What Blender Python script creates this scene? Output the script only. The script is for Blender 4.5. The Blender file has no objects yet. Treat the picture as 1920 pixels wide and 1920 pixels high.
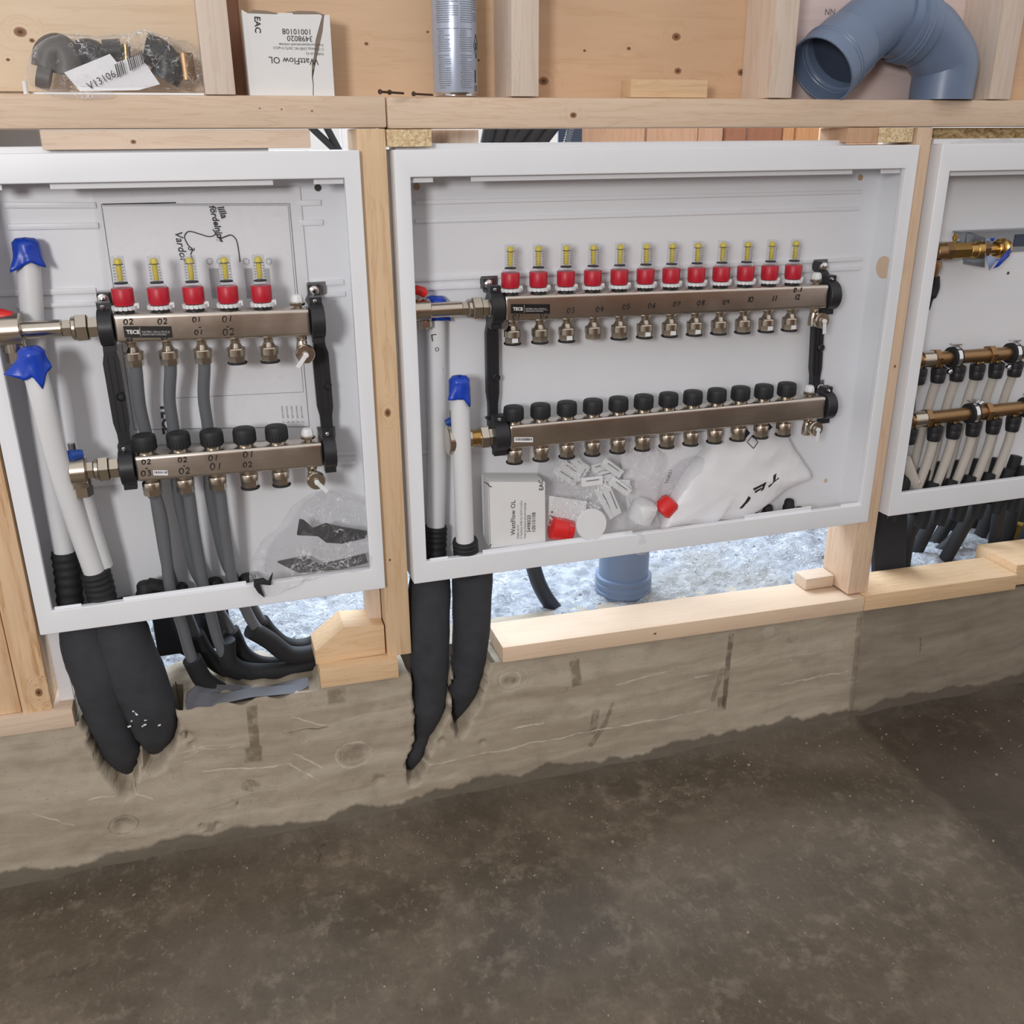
import bpy, bmesh, math, random
from mathutils import Vector, Matrix, noise
random.seed(7)
sc = bpy.context.scene
COL = sc.collection
# ------------------------------------------------------------------ camera
CP = Vector((-0.29293, -1.53140, 0.74148)); YAW, PIT, ROL, FPX = 0.301821, 0.372214, -0.006302, 1800.6
_f = Vector((math.sin(YAW)*math.cos(PIT), math.cos(YAW)*math.cos(PIT), -math.sin(PIT)))
_r0 = Vector((math.cos(YAW), -math.sin(YAW), 0)); _u0 = _r0.cross(_f)
_r = _r0*math.cos(ROL) + _u0*math.sin(ROL); _u = -_r0*math.sin(ROL) + _u0*math.cos(ROL)
cam = bpy.data.objects.new('camera', bpy.data.cameras.new('camera')); COL.objects.link(cam)
M = Matrix((( _r.x, _u.x, -_f.x, CP.x), (_r.y, _u.y, -_f.y, CP.y), (_r.z, _u.z, -_f.z, CP.z), (0, 0, 0, 1)))
cam.matrix_world = M
cam.data.sensor_width = 36; cam.data.lens = FPX/1920*36; cam.data.clip_start = 0.02; cam.data.clip_end = 60
sc.camera = cam
# ------------------------------------------------------------------ exposure, world, lights
sc.view_settings.view_transform = 'Standard'; sc.view_settings.look = 'None'
sc.view_settings.gamma = 1; sc.view_settings.use_curve_mapping = False
sc.view_settings.exposure = 0.68
w = bpy.data.worlds.new('world'); sc.world = w; w.use_nodes = True
w.node_tree.nodes['Background'].inputs[0].default_value = (0.50, 0.49, 0.485, 1)
w.node_tree.nodes['Background'].inputs[1].default_value = 1.02
def area(name, loc, target, size, power, col, sy=None):
    l = bpy.data.lights.new(name, 'AREA'); l.size = size; l.energy = power; l.color = col
    if sy: l.shape = 'RECTANGLE'; l.size_y = sy
    o = bpy.data.objects.new(name, l); COL.objects.link(o); o.location = loc
    o.rotation_euler = (Vector(target)-Vector(loc)).to_track_quat('-Z', 'Y').to_euler(); return o
area('main_window_light', (-1.25, -2.45, 1.05), (0.1, 0, 0.45), 0.36, 20, (1.0, 0.985, 0.965), 0.36)
area('rear_daylight', (0.40, 1.05, 1.05), (0.35, 0.10, -0.2), 1.6, 29, (0.70, 0.84, 1.0), 0.7)

def at(u, v, Y=0.0):
    """photo pixel (1920 frame) -> point on the plane y = Y of the wall"""
    d = _r*((u-960)/FPX) - _u*((v-960)/FPX) + _f
    return CP + d*((Y-CP.y)/d.y)
def atz(u, v, Z):
    d = _r*((u-960)/FPX) - _u*((v-960)/FPX) + _f
    return CP + d*((Z-CP.z)/d.z)

# ------------------------------------------------------------------ mesh building
WL = {}
class MB:
    def __init__(s): s.v = []; s.f = []
    def add(s, vs, fs):
        b = len(s.v); s.v += [Vector(p) for p in vs]; s.f += [tuple(i+b for i in f) for f in fs]; return s
    def hexa(s, p):   # 8 points: bottom 4 ccw, top 4 ccw
        return s.add(p, [(3,2,1,0), (4,5,6,7), (0,1,5,4), (1,2,6,5), (2,3,7,6), (3,0,4,7)])
    def box(s, x0, x1, y0, y1, z0, z1):
        return s.hexa([(x0,y0,z0),(x1,y0,z0),(x1,y1,z0),(x0,y1,z0),(x0,y0,z1),(x1,y0,z1),(x1,y1,z1),(x0,y1,z1)])
    def beam(s, x0, x1, zb0, zt0, zb1, zt1, y0, y1):
        return s.hexa([(x0,y0,zb0),(x1,y0,zb1),(x1,y1,zb1),(x0,y1,zb0),(x0,y0,zt0),(x1,y0,zt1),(x1,y1,zt1),(x0,y1,zt0)])
    def obox(s, c, ax, ay, az):
        c = Vector(c); ax = Vector(ax); ay = Vector(ay); az = Vector(az)
        return s.hexa([c-ax-ay-az, c+ax-ay-az, c+ax+ay-az, c-ax+ay-az, c-ax-ay+az, c+ax-ay+az, c+ax+ay+az, c-ax+ay+az])
    def tube(s, pts, r, n=16, cap=True, flat=1.0, up=None):
        pts = [Vector(p) for p in pts]; m = len(pts)
        rr = r if isinstance(r, (list, tuple)) else [r]*m
        t0 = (pts[1]-pts[0]).normalized()
        a = Vector(up) if up else (Vector((0,0,1)) if abs(t0.z) < .9 else Vector((0,1,0)))
        a = (a - t0*a.dot(t0)).normalized(); vs = []
        for i in range(m):
            t = (pts[min(i+1,m-1)]-pts[max(i-1,0)]).normalized()
            a = (a - t*a.dot(t)).normalized(); b = t.cross(a)
            for k in range(n):
                an = 2*math.pi*k/n; vs.append(pts[i] + (a*math.cos(an)*flat + b*math.sin(an))*rr[i])
        fs = [(i*n+k, i*n+(k+1)%n, (i+1)*n+(k+1)%n, (i+1)*n+k) for i in range(m-1) for k in range(n)]
        if cap: fs += [tuple(reversed(range(n))), tuple((m-1)*n+k for k in range(n))]
        return s.add(vs, fs)
    def lathe(s, prof, o=(0,0,0), ax=(0,0,1), n=20, cap=True, ph=0.0):
        o = Vector(o); ax = Vector(ax).normalized()
        a = Vector((1,0,0)) if abs(ax.x) < .9 else Vector((0,0,1))
        a = (a - ax*a.dot(ax)).normalized(); b = ax.cross(a); vs = []
        for r, h in prof:
            for k in range(n):
                an = 2*math.pi*k/n+ph; vs.append(o + ax*h + (a*math.cos(an)+b*math.sin(an))*r)
        m = len(prof)
        fs = [(i*n+k, i*n+(k+1)%n, (i+1)*n+(k+1)%n, (i+1)*n+k) for i in range(m-1) for k in range(n)]
        if cap: fs += [tuple(reversed(range(n))), tuple((m-1)*n+k for k in range(n))]
        return s.add(vs, fs)
    def prism(s, pts, d):   # planar polygon extruded by vector d
        pts = [Vector(p) for p in pts]; n = len(pts); d = Vector(d)
        fs = [tuple(range(n)), tuple(reversed(range(n, 2*n)))] + [(k, n+k, n+(k+1)%n, (k+1)%n) for k in range(n)]
        return s.add(pts+[p+d for p in pts], fs)
    def build(s, name, mat, parent=None, bev=0, seg=2, ang=35, local=False):
        me = bpy.data.meshes.new(name)
        if local: off = Vector((0,0,0))
        elif parent is not None: off = WL[parent]
        else:
            xs = [p.x for p in s.v]; ys = [p.y for p in s.v]; zs = [p.z for p in s.v]
            off = Vector(((min(xs)+max(xs))/2, (min(ys)+max(ys))/2, min(zs)))
        me.from_pydata([p-off for p in s.v], [], s.f)
        bm = bmesh.new(); bm.from_mesh(me); bmesh.ops.recalc_face_normals(bm, faces=bm.faces)
        if bev: bmesh.ops.bevel(bm, geom=[e for e in bm.edges if len(e.link_faces) == 2 and e.calc_face_angle(0) > .6], offset=bev, segments=seg, profile=.6, affect='EDGES', clamp_overlap=True)
        bm.to_mesh(me); bm.free()
        me.polygons.foreach_set('use_smooth', [True]*len(me.polygons))
        me.set_sharp_from_angle(angle=math.radians(ang))
        if mat: me.materials.append(mat)
        o = bpy.data.objects.new(name, me); COL.objects.link(o)
        if parent is not None: o.parent = parent; WL[o] = off
        elif not local: o.location = off; WL[o] = off
        else: WL[o] = Vector((0,0,0))
        return o
def tag(o, label, cat, group=None, kind=None):
    if label: o['label'] = label
    if cat: o['category'] = cat
    if group: o['group'] = group
    if kind: o['kind'] = kind
    return o
def thing(name, loc, label, cat, group=None):
    o = bpy.data.objects.new(name, None); COL.objects.link(o); o.location = loc; o.empty_display_size = .05
    WL[o] = Vector(loc); return tag(o, label, cat, group)
def inst(src, parent, loc, deep=True):     # copy of a prototype part (built at the origin) with its sub-parts
    c = src.copy(); COL.objects.link(c); c.parent = parent; c.location = Vector(loc)-WL[parent]; WL[c] = Vector(loc)
    for ch in src.children:
        d = ch.copy(); COL.objects.link(d); d.parent = c
    return c
def drop(o):
    for ch in list(o.children): bpy.data.objects.remove(ch)
    bpy.data.objects.remove(o)
def spline(pts, k=8):
    pts = [Vector(p) for p in pts]; P = [pts[0]*2-pts[1]]+pts+[pts[-1]*2-pts[-2]]; out = []
    for i in range(1, len(P)-2):
        for j in range(k):
            t = j/k; a, b, c, d = P[i-1], P[i], P[i+1], P[i+2]
            out.append(.5*((2*b)+(c-a)*t+(2*a-5*b+4*c-d)*t*t+(3*b-a-3*c+d)*t**3))
    out.append(pts[-1]); return out
def arc(c, r, a0, a1, n, ex=(1,0,0), ez=(0,0,1)):
    ex = Vector(ex); ez = Vector(ez); c = Vector(c)
    return [c+ex*(r*math.cos(math.radians(a0+(a1-a0)*i/n)))+ez*(r*math.sin(math.radians(a0+(a1-a0)*i/n))) for i in range(n+1)]

# ------------------------------------------------------------------ materials
def lin(c): return tuple(((x/255)/12.92 if x/255 <= .04045 else ((x/255+.055)/1.055)**2.4) for x in c)+(1,)
class G:
    def __init__(s, name):
        s.mat = bpy.data.materials.new(name); s.mat.use_nodes = True; s.t = s.mat.node_tree
        s.b = s.t.nodes['Principled BSDF']; s.out = s.t.nodes['Material Output']
    def n(s, ty, ins=None, **kw):
        nd = s.t.nodes.new(ty)
        for k, v in kw.items(): setattr(nd, k, v)
        for k, v in (ins or {}).items(): s.put(nd.inputs[k], v)
        return nd
    def put(s, sock, v):
        if isinstance(v, bpy.types.NodeSocket): s.t.links.new(v, sock)
        else: sock.default_value = v
    def m(s, op, a, b=0.0, c=0.0, clamp=False):
        nd = s.n('ShaderNodeMath', {0: a, 1: b, 2: c}, operation=op, use_clamp=clamp); return nd.outputs[0]
    def mix(s, f, a, b, bt='MIX'):
        nd = s.n('ShaderNodeMix', data_type='RGBA', blend_type=bt); s.put(nd.inputs[0], f); s.put(nd.inputs[6], a); s.put(nd.inputs[7], b); return nd.outputs[2]
    def noise(s, vec, sc_, det=4, ro=.55, dist=0.0):
        return s.n('ShaderNodeTexNoise', {'Vector': vec, 'Scale': sc_, 'Detail': det, 'Roughness': ro, 'Distortion': dist}).outputs['Fac']
    def pos(s): return s.n('ShaderNodeNewGeometry').outputs['Position']
    def xyz(s, v): return s.n('ShaderNodeSeparateXYZ', {0: v}).outputs
    def comb(s, x, y, z): return s.n('ShaderNodeCombineXYZ', {0: x, 1: y, 2: z}).outputs[0]
    def scl(s, v, sx, sy, sz): return s.n('ShaderNodeVectorMath', {0: v, 1: (sx, sy, sz)}, operation='MULTIPLY').outputs[0]
    def vadd(s, a, b): return s.n('ShaderNodeVectorMath', {0: a, 1: b}, operation='ADD').outputs[0]
    def sm(s, v, a, b, c=0.0, d=1.0):   # smooth map range
        nd = s.n('ShaderNodeMapRange', {0: v, 1: a, 2: b, 3: c, 4: d}, interpolation_type='SMOOTHSTEP'); return nd.outputs[0]
    def bump(s, h, st, dist=.002):
        s.put(s.b.inputs['Normal'], s.n('ShaderNodeBump', {'Height': h, 'Strength': st, 'Distance': dist}).outputs[0])
    def fin(s, col=None, rough=None, metal=None, **kw):
        if col is not None: s.put(s.b.inputs['Base Color'], col)
        if rough is not None: s.put(s.b.inputs['Roughness'], rough)
        if metal is not None: s.put(s.b.inputs['Metallic'], metal)
        for k, v in kw.items(): s.put(s.b.inputs[k.replace('_', ' ')], v)
        return s.mat
def plain(name, rgb, rough=.5, metal=0.0, var=.06, bump=0.0, bs=400, **kw):
    g = G(name); c = lin(rgb); p = g.pos()
    nz = g.noise(p, 35, 4)
    col = g.mix(g.m('MULTIPLY', nz, var*2), c, tuple(x*.55 for x in c[:3])+(1,))
    if bump: g.bump(g.noise(p, bs, 3), bump, .001)
    return g.fin(col, rough, metal, **kw)
def wood(name, rgb, dark, axis='x', knots=(), st=1.0, rough=.62, seed=0.0, fine=1.0):
    rgb, dark = [(c[0]*.985, min(245, c[1]*1.0+1), min(240, c[2]*1.085+1)) for c in (rgb, dark)]
    g = G(name); p = g.pos(); rnd = g.n('ShaderNodeObjectInfo').outputs['Random']
    off = g.m('MULTIPLY', rnd, 13.7); p2 = g.vadd(p, g.comb(off, off, off))
    x, y, z = g.xyz(p)
    d = None; km = None
    for (kx, kz, kr) in knots:
        dx = g.m('MULTIPLY', g.m('SUBTRACT', x, kx), 1.0 if axis == 'x' else 1.35); dz = g.m('MULTIPLY', g.m('SUBTRACT', z, kz), 1.35 if axis == 'x' else 1.0)
        ds = g.m('DIVIDE', g.m('SQRT', g.m('ADD', g.m('MULTIPLY', dx, dx), g.m('MULTIPLY', dz, dz))), kr)
        d = ds if d is None else g.m('MINIMUM', d, ds)
    s = (1.6, 22, 22) if axis == 'x' else (22, 22, 1.6)
    q = g.scl(p2, *s)
    if d is not None:   # grain swirls around the knots
        sw = g.sm(d, .6, 4.5, 1.0, 0.0); q = g.vadd(q, g.comb(sw, g.m('MULTIPLY', sw, .6), sw))
    n1 = g.noise(q, 1.6, 5, .6, .35); 
    s2 = (6, 160*fine, 160*fine) if axis == 'x' else (160*fine, 160*fine, 6)
    n2 = g.noise(g.scl(p2, *s2), 1.0, 3, .6)
    bands = g.m('FRACT', g.m('MULTIPLY', n1, 9*fine)); bands = g.sm(bands, .55, 1.0)
    f = g.m('ADD', g.m('MULTIPLY', bands, .42*st), g.m('MULTIPLY', g.sm(n2, .35, .8), .35*st), clamp=True)
    c1 = lin(rgb); c2 = lin(dark)
    col = g.mix(f, c1, c2)
    big = g.noise(g.scl(p2, 5, 5, 5), 1.0, 2); col = g.mix(g.sm(big, .35, .75, 0, .30), col, tuple(a*.80 for a in c1[:3])+(1,))
    if d is not None:
        ring = g.m('MULTIPLY', g.m('ADD', g.m('SINE', g.m('MULTIPLY', d, 14)), 1), .22)
        kn = g.mix(ring, lin((150, 110, 75)), lin((95, 62, 40)))
        col = g.mix(g.sm(d, .8, 1.1, 1, 0), col, kn)
        col = g.mix(g.sm(d, .28, .5, 1, 0), col, lin((80, 52, 34)))
    g.bump(g.m('ADD', f, n2), .12, .0006)
    return g.fin(col, rough)

MW = {}
MW['pale_x'] = wood('pale_spruce_x', (218, 192, 158), (198, 166, 126), 'x')
MW['pale_z'] = wood('pale_spruce_z', (224, 200, 168), (198, 164, 124), 'z', fine=.7)
MW['warm_x'] = wood('warm_spruce_x', (226, 190, 140), (204, 160, 108), 'x')
MW['warm_z'] = wood('warm_spruce_z', (226, 192, 146), (200, 156, 106), 'z', fine=.6)
MW['strong_z'] = wood('strong_grain_z', (226, 190, 142), (188, 138, 86), 'z', st=1.6, fine=.55, knots=[(-.632, -.105, .008)])
def K(*l, Y=0.012): 
    out = []
    for (u, v, r) in l:
        p = at(u, v, Y); out.append((p.x, p.z, r))
    return out
MW['beam'] = wood('beam_spruce', (222, 194, 158), (202, 168, 126), 'x', knots=K((1075, 216, .006), (487, 203, .0015), (528, 205, .0015), (585, 208, .0018)))
MW['panel_a'] = wood('panel_left', (226, 200, 160), (206, 174, 130), 'x', st=.8, fine=.5, knots=K((38, 60, .009), (60, 76, .004), (15, 112, .003), Y=.107))
MW['panel_b'] = wood('panel_middle', (220, 184, 140), (202, 162, 116), 'x', st=.7, fine=.5, knots=K((687, 82, .0035), (802, 60, .0025), (897, 113, .0025), Y=.107))
MW['panel_c'] = wood('panel_right', (216, 178, 134), (196, 154, 108), 'x', st=.8, fine=.5, knots=K((1019, 152, .009), (1268, 69, .0085), (1179, 91, .004), (1096, 95, .003), (1271, 133, .007), (1390, 136, .008), Y=.107))
MW['panel_d'] = wood('panel_far', (230, 206, 186), (210, 182, 160), 'x', st=.7, fine=.5)
MW['panel_red'] = wood('panel_reddish', (176, 128, 96), (150, 100, 72), 'z', st=.9)
MW['stud_l'] = wood('stud_left', (224, 190, 142), (198, 156, 106), 'z', fine=.7, knots=K((727, 774, .0075), (731, 1050, .0028), Y=0.012))
MW['stud_r'] = wood('stud_right', (224, 192, 152), (200, 160, 118), 'z', fine=.7, knots=K((1678, 687, .0035), Y=0.012))
MW['stud_u'] = wood('stud_upper', (224, 204, 176), (206, 178, 142), 'z', fine=.7, knots=K((946, 122, .006), (1408, 136, .006), Y=.03))
MW['orange'] = wood('orange_plank', (214, 158, 100), (188, 128, 72), 'z')
MW['brown'] = wood('brown_plank', (168, 112, 76), (140, 88, 58), 'z')
MW['tan'] = wood('tan_plank', (206, 164, 122), (182, 138, 96), 'z')
MW['white_x'] = wood('bleached_sill', (226, 196, 156), (208, 172, 130), 'x', st=.7, knots=K((1227, 1187, .0035), (1905, 1092, .003), Y=.0))
def chip():
    g = G('chip_block'); p = g.pos(); v = g.n('ShaderNodeTexVoronoi', {'Vector': p, 'Scale': 330.0}).outputs['Color']
    vx = g.xyz(v)[0]; col = g.mix(vx, lin((190, 160, 118)), lin((232, 212, 176))); g.bump(vx, .5, .001); return g.fin(col, .8)
MCHIP = chip()
def powder():
    g = G('white_powder_coat'); p = g.pos(); n1 = g.noise(p, 7, 3); col = g.mix(g.sm(n1, .4, .8, 0, .35), lin((232, 234, 239)), lin((222, 224, 230)))
    g.bump(g.noise(p, 900, 2), .05, .0004); return g.fin(col, .42)
MWHITE = powder()
MPAPER = plain('paper', (236, 237, 242), .7, var=.02)
MCARD = plain('white_cardboard', (228, 228, 228), .75, var=.08, bump=.1, bs=120)
MCARDB = plain('grey_board_core', (134, 120, 106), .85)
def steel():
    g = G('brushed_steel'); p = g.pos(); n1 = g.noise(g.scl(p, 12, 500, 500), 1.0, 3)
    col = g.mix(n1, lin((196, 186, 176)), lin((222, 214, 205))); g.bump(n1, .05, .0004)
    big = g.noise(p, 9, 3); return g.fin(col, g.sm(big, .3, .8, .24, .38), 1.0)
MSTEEL = steel()
MNICK = plain('nickel', (206, 196, 182), .24, 1.0, var=.08)
MCHROME = plain('chrome', (225, 225, 228), .15, 1.0, var=.03)
MGALV = plain('galvanised_steel', (165, 170, 176), .38, 1.0, var=.2)
MBRASS = plain('brass', (196, 158, 96), .3, 1.0, var=.15)
MBRASSD = plain('dull_bronze', (168, 134, 98), .42, 1.0, var=.25)
MBLACK = plain('black_plastic', (38, 39, 43), .42)
MBLACK2 = plain('black_matte_cap', (34, 35, 38), .6)
MRUB = plain('black_rubber', (30, 31, 34), .7)
MRED = plain('red_collar_plastic', (186, 28, 48), .42, var=.05)
MRED2 = plain('red_cap_plastic', (216, 38, 38), .4, var=.05)
MWPL = plain('white_plastic', (226, 228, 230), .4, var=.03)
MPIPEW = plain('white_pipe', (222, 223, 226), .38, var=.04)
MYEL = plain('yellow_plastic', (226, 204, 52), .4, var=.03)
MTAPE = plain('blue_tape', (20, 66, 184), .35, var=.15)
MTAPEB = plain('blue_tape_back', (140, 160, 200), .5)
MBLUEH = plain('blue_handle', (30, 70, 150), .4)
MPIPED = plain('shaded_white_pipe', (198, 192, 184), .45, var=.12)  # dimmer copy of the white pipe colour, weaker light at right painted in
MGREYP = plain('grey_heating_pipe', (104, 107, 112), .38, var=.08)
MFOAM = plain('foam_insulation', (60, 61, 66), .95, var=.5, bump=.9, bs=260)
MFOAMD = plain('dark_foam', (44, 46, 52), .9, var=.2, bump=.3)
MHT = plain('grey_blue_drain_pipe', (108, 125, 152), .36, var=.06)
MHTD = plain('grey_blue_inside', (60, 70, 90), .5)
MINK = plain('marker_ink', (32, 27, 26), .6, var=0)
MPRINT = plain('grey_print', (110, 112, 116), .7, var=0)
MLAB = plain('black_label', (26, 24, 26), .4, var=0)
MWTXT = plain('white_print', (215, 215, 215), .5, var=0)
MSILT = plain('silver_line', (170, 172, 178), .5, var=0)
MRUST = plain('rusty_steel', (92, 72, 56), .6, .6, var=.4)
MYPIPE = plain('yellow_conduit', (150, 122, 40), .6)
MCAN = plain('can_paint', (178, 188, 208), .3, .35, var=.03)
def clearp(name, tint, whit, gloss, crease=0.0):
    g = G(name); p = g.pos(); lw = g.n('ShaderNodeLayerWeight', {'Blend': .35}).outputs['Facing']
    nz = g.noise(p, 60, 5, .65, .6); bumpn = g.n('ShaderNodeBump', {'Height': g.noise(p, 55, 3, .6, 3.0), 'Strength': 1.0, 'Distance': .03}).outputs[0]
    tr = g.n('ShaderNodeBsdfTransparent', {'Color': tint}).outputs[0]
    gl = g.n('ShaderNodeBsdfGlossy', {'Color': (1, 1, 1, 1), 'Roughness': .2, 'Normal': bumpn}).outputs[0]
    df = g.n('ShaderNodeBsdfDiffuse', {'Color': (.92, .93, .95, 1)}).outputs[0]
    f1 = g.m('ADD', g.sm(lw, .1, .95, whit*.3, whit*2.2), g.sm(nz, .5, .75, 0, whit*.9), clamp=True)
    if crease:   # stretched white stress lines along the folds
        c1 = g.sm(g.m('ABSOLUTE', g.m('SUBTRACT', g.noise(p, 26, 3, .55, 1.2), .5)), .0, .012, 1, 0)
        c2 = g.sm(g.m('ABSOLUTE', g.m('SUBTRACT', g.noise(p, 47, 2, .55, .8), .52)), .0, .010, 1, 0)
        f1 = g.m('ADD', f1, g.m('MULTIPLY', g.m('MAXIMUM', c1, c2), g.sm(g.noise(p, 14, 2), .46, .60, 0, crease)), clamp=True)
    a = g.n('ShaderNodeMixShader', {0: f1, 1: tr, 2: df}).outputs[0]
    f2 = g.m('ADD', gloss, g.sm(lw, .3, 1.0, 0, .22), clamp=True)
    b = g.n('ShaderNodeMixShader', {0: f2, 1: a, 2: gl}).outputs[0]
    g.put(g.out.inputs[0], b); return g.mat
MBAG = clearp('clear_bag_film', (.985, .985, .99, 1), .085, .07, .75)
MSLEEVE = clearp('document_pocket_film', (1, 1, 1, 1), .03, .03)
MGLASS = clearp('clear_gauge_plastic', (.95, .96, .98, 1), .12, .10)
def film():
    g = G('white_film'); p = g.pos(); g.bump(g.noise(p, 9, 3, .5, .8), .5, .012); return g.fin(lin((226, 226, 230)), .38)
MFILM = film()
def wool():
    g = G('mineral_wool'); p = g.pos(); n1 = g.noise(g.scl(p, 60, 60, 140), 1, 6, .7, 1.0)
    g.bump(n1, .9, .006); return g.fin(g.mix(g.sm(n1, .35, .62), lin((160, 130, 84)), lin((232, 208, 160))), .95)
MWOOL = wool()
# concrete of the plinth: board imprint, pale ridges, knots, stains
def plinth_mat():
    g = G('plinth_concrete'); p = g.pos(); x, y, z = g.xyz(p)
    warp = g.noise(g.scl(p, 2.0, 1, 5), 1.5, 3); zz = g.m('ADD', z, g.m('MULTIPLY', warp, .10))
    c = g.comb(g.m('MULTIPLY', x, 1.6), g.m('MULTIPLY', y, 20), g.m('MULTIPLY', zz, 20))
    n1 = g.noise(c, 1.3, 6, .62, .3); n2 = g.noise(p, 14, 6, .6); n3 = g.noise(p, 190, 3)
    col = g.mix(g.sm(n1, .3, .7), lin((156, 144, 127)), lin((180, 169, 152)))
    col = g.mix(g.sm(n2, .45, .72, 0, .4), col, lin((136, 124, 107)))
    col = g.mix(g.sm(n3, .62, .72, 0, .35), col, lin((92, 82, 70)))
    hgt = g.m('ADD', n1, g.m('MULTIPLY', n3, .3))
    # pale raised lines where cement crept between the form boards
    ln = g.n('ShaderNodeTexNoise', {'Vector': c, 'Scale': .8, 'Detail': 3.0}).outputs['Fac']
    ed = g.m('ABSOLUTE', g.m('SUBTRACT', g.m('FRACT', g.m('MULTIPLY', ln, 5)), .5))
    vein = g.m('MULTIPLY', g.sm(ed, 0, .014, 1, 0), g.sm(g.noise(p, 5, 2), .54, .64))
    col = g.mix(g.m('MULTIPLY', vein, .55), col, lin((206, 198, 182)))
    WN = g.noise(p, 24, 4, .6); WB = g.noise(p, 15, 3, .6); BR = g.sm(g.noise(p, 42, 4, .6), .36, .56, .25, 1.0)
    def ring(u, v, r0, wd, st, rgb, sq=1.25):
        nonlocal col
        q = at(u, v, .008); dx = g.m('SUBTRACT', x, q.x); dz = g.m('MULTIPLY', g.m('SUBTRACT', z, q.z), sq)
        d = g.m('SQRT', g.m('ADD', g.m('MULTIPLY', dx, dx), g.m('MULTIPLY', dz, dz)))
        d = g.m('ADD', d, g.m('MULTIPLY', g.m('SUBTRACT', WN, .5), .022))
        if r0 == 0: f = g.m('MULTIPLY', g.sm(d, wd*.7, wd*1.15, st*.75, 0), BR)
        else: f = g.m('MULTIPLY', g.sm(g.m('ABSOLUTE', g.m('SUBTRACT', d, r0)), 0, wd, st*.85, 0), BR)
        col = g.mix(f, col, lin(rgb))
    ring(663, 1415, 0, .024, .8, (122, 108, 92)); ring(663, 1415, .034, .003, .8, (205, 196, 180)); ring(663, 1415, .026, .002, .6, (88, 76, 62))
    ring(958, 1273, 0, .013, .8, (110, 98, 82)); ring(958, 1273, .021, .003, .85, (200, 192, 176)); ring(958, 1273, .033, .0022, .5, (190, 182, 166))
    ring(1484, 1197, 0, .011, .5, (128, 114, 98)); ring(1484, 1197, .012, .0012, .8, (80, 68, 55)); ring(1440, 1185, 0, .016, .5, (188, 180, 165))
    ring(1450, 1185, .020, .003, .4, (190, 182, 166)); ring(230, 1545, .025, .003, .5, (80, 70, 58)); ring(230, 1548, 0, .018, .4, (170, 160, 142))
    ring(390, 1550, 0, .014, .6, (82, 74, 62)); ring(470, 1472, 0, .018, .8, (84, 72, 56)); ring(1055, 1293, .006, .0015, .7, (88, 78, 64))
    def band(u0, v0, u1, v1, wd, st, rgb):
        nonlocal col
        a = at(u0, v0, .008); b = at(u1, v1, .008); L = (b-a).length; tx, tz = (b.x-a.x)/L, (b.z-a.z)/L
        dx = g.m('SUBTRACT', x, a.x); dz = g.m('SUBTRACT', z, a.z)
        wv = g.m('MULTIPLY', g.m('SUBTRACT', WB, .5), .022 if wd < .002 else .010)
        t = g.m('ADD', g.m('MULTIPLY', dx, tx), g.m('MULTIPLY', dz, tz)); s_ = g.m('ADD', g.m('SUBTRACT', g.m('MULTIPLY', dx, tz), g.m('MULTIPLY', dz, tx)), wv)
        f = g.m('MULTIPLY', g.sm(g.m('ABSOLUTE', s_), wd*.8, wd*1.15, 1, 0), g.sm(g.m('ABSOLUTE', g.m('SUBTRACT', t, L/2)), L/2-.004, L/2+.003, st*.8, 0)); f = g.m('MULTIPLY', f, BR)
        col = g.mix(f, col, lin(rgb))
    DK = (88, 76, 58)
    band(472, 1322, 478, 1400, .009, .8, DK); band(475, 1398, 476, 1428, .016, .8, DK)
    band(630, 1290, 632, 1318, .016, .6, DK); band(1076, 1236, 1082, 1285, .010, .75, DK)
    band(1118, 1330, 1108, 1376, .008, .75, DK); band(1148, 1315, 1136, 1352, .004, .7, DK); band(1136, 1350, 1106, 1400, .006, .65, DK)
    band(1370, 1188, 1356, 1330, .006, .85, (74, 60, 44)); band(1355, 1250, 1335, 1315, .006, .5, (80, 66, 50)); band(1352, 1305, 1352, 1332, .010, .7, (74, 60, 44))
    band(1612, 1155, 1594, 1335, .007, .55, (100, 88, 72)); band(1726, 1195, 1724, 1225, .002, .7, (74, 60, 44))
    for q in ((775, 1440, 1120, 1368), (1120, 1368, 1330, 1330), (1200, 1270, 1262, 1257), (1155, 1285, 1200, 1270), (1300, 1272, 1335, 1265),
              (1460, 1283, 1590, 1257), (545, 1345, 610, 1358), (548, 1412, 606, 1438), (540, 1432, 600, 1462), (380, 1445, 545, 1432), (165, 1500, 215, 1490),
              (230, 1478, 285, 1500), (60, 1525, 140, 1545), (960, 1365, 1020, 1352), (900, 1500, 1010, 1480)): band(*q, .0016, .75, (212, 204, 188))
    band(530, 1375, 615, 1361, .0014, .8, (60, 50, 40))
    # darker right of the joint; damp dark band along the foot
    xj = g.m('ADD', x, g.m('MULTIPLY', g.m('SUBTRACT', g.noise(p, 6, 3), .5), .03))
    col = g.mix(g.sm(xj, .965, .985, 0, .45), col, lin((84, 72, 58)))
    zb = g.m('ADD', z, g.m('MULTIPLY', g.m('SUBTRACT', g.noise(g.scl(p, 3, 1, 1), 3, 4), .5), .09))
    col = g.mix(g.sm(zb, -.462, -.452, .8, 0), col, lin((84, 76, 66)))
    g.bump(hgt, .30, .004); return g.fin(col, .82)
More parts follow.
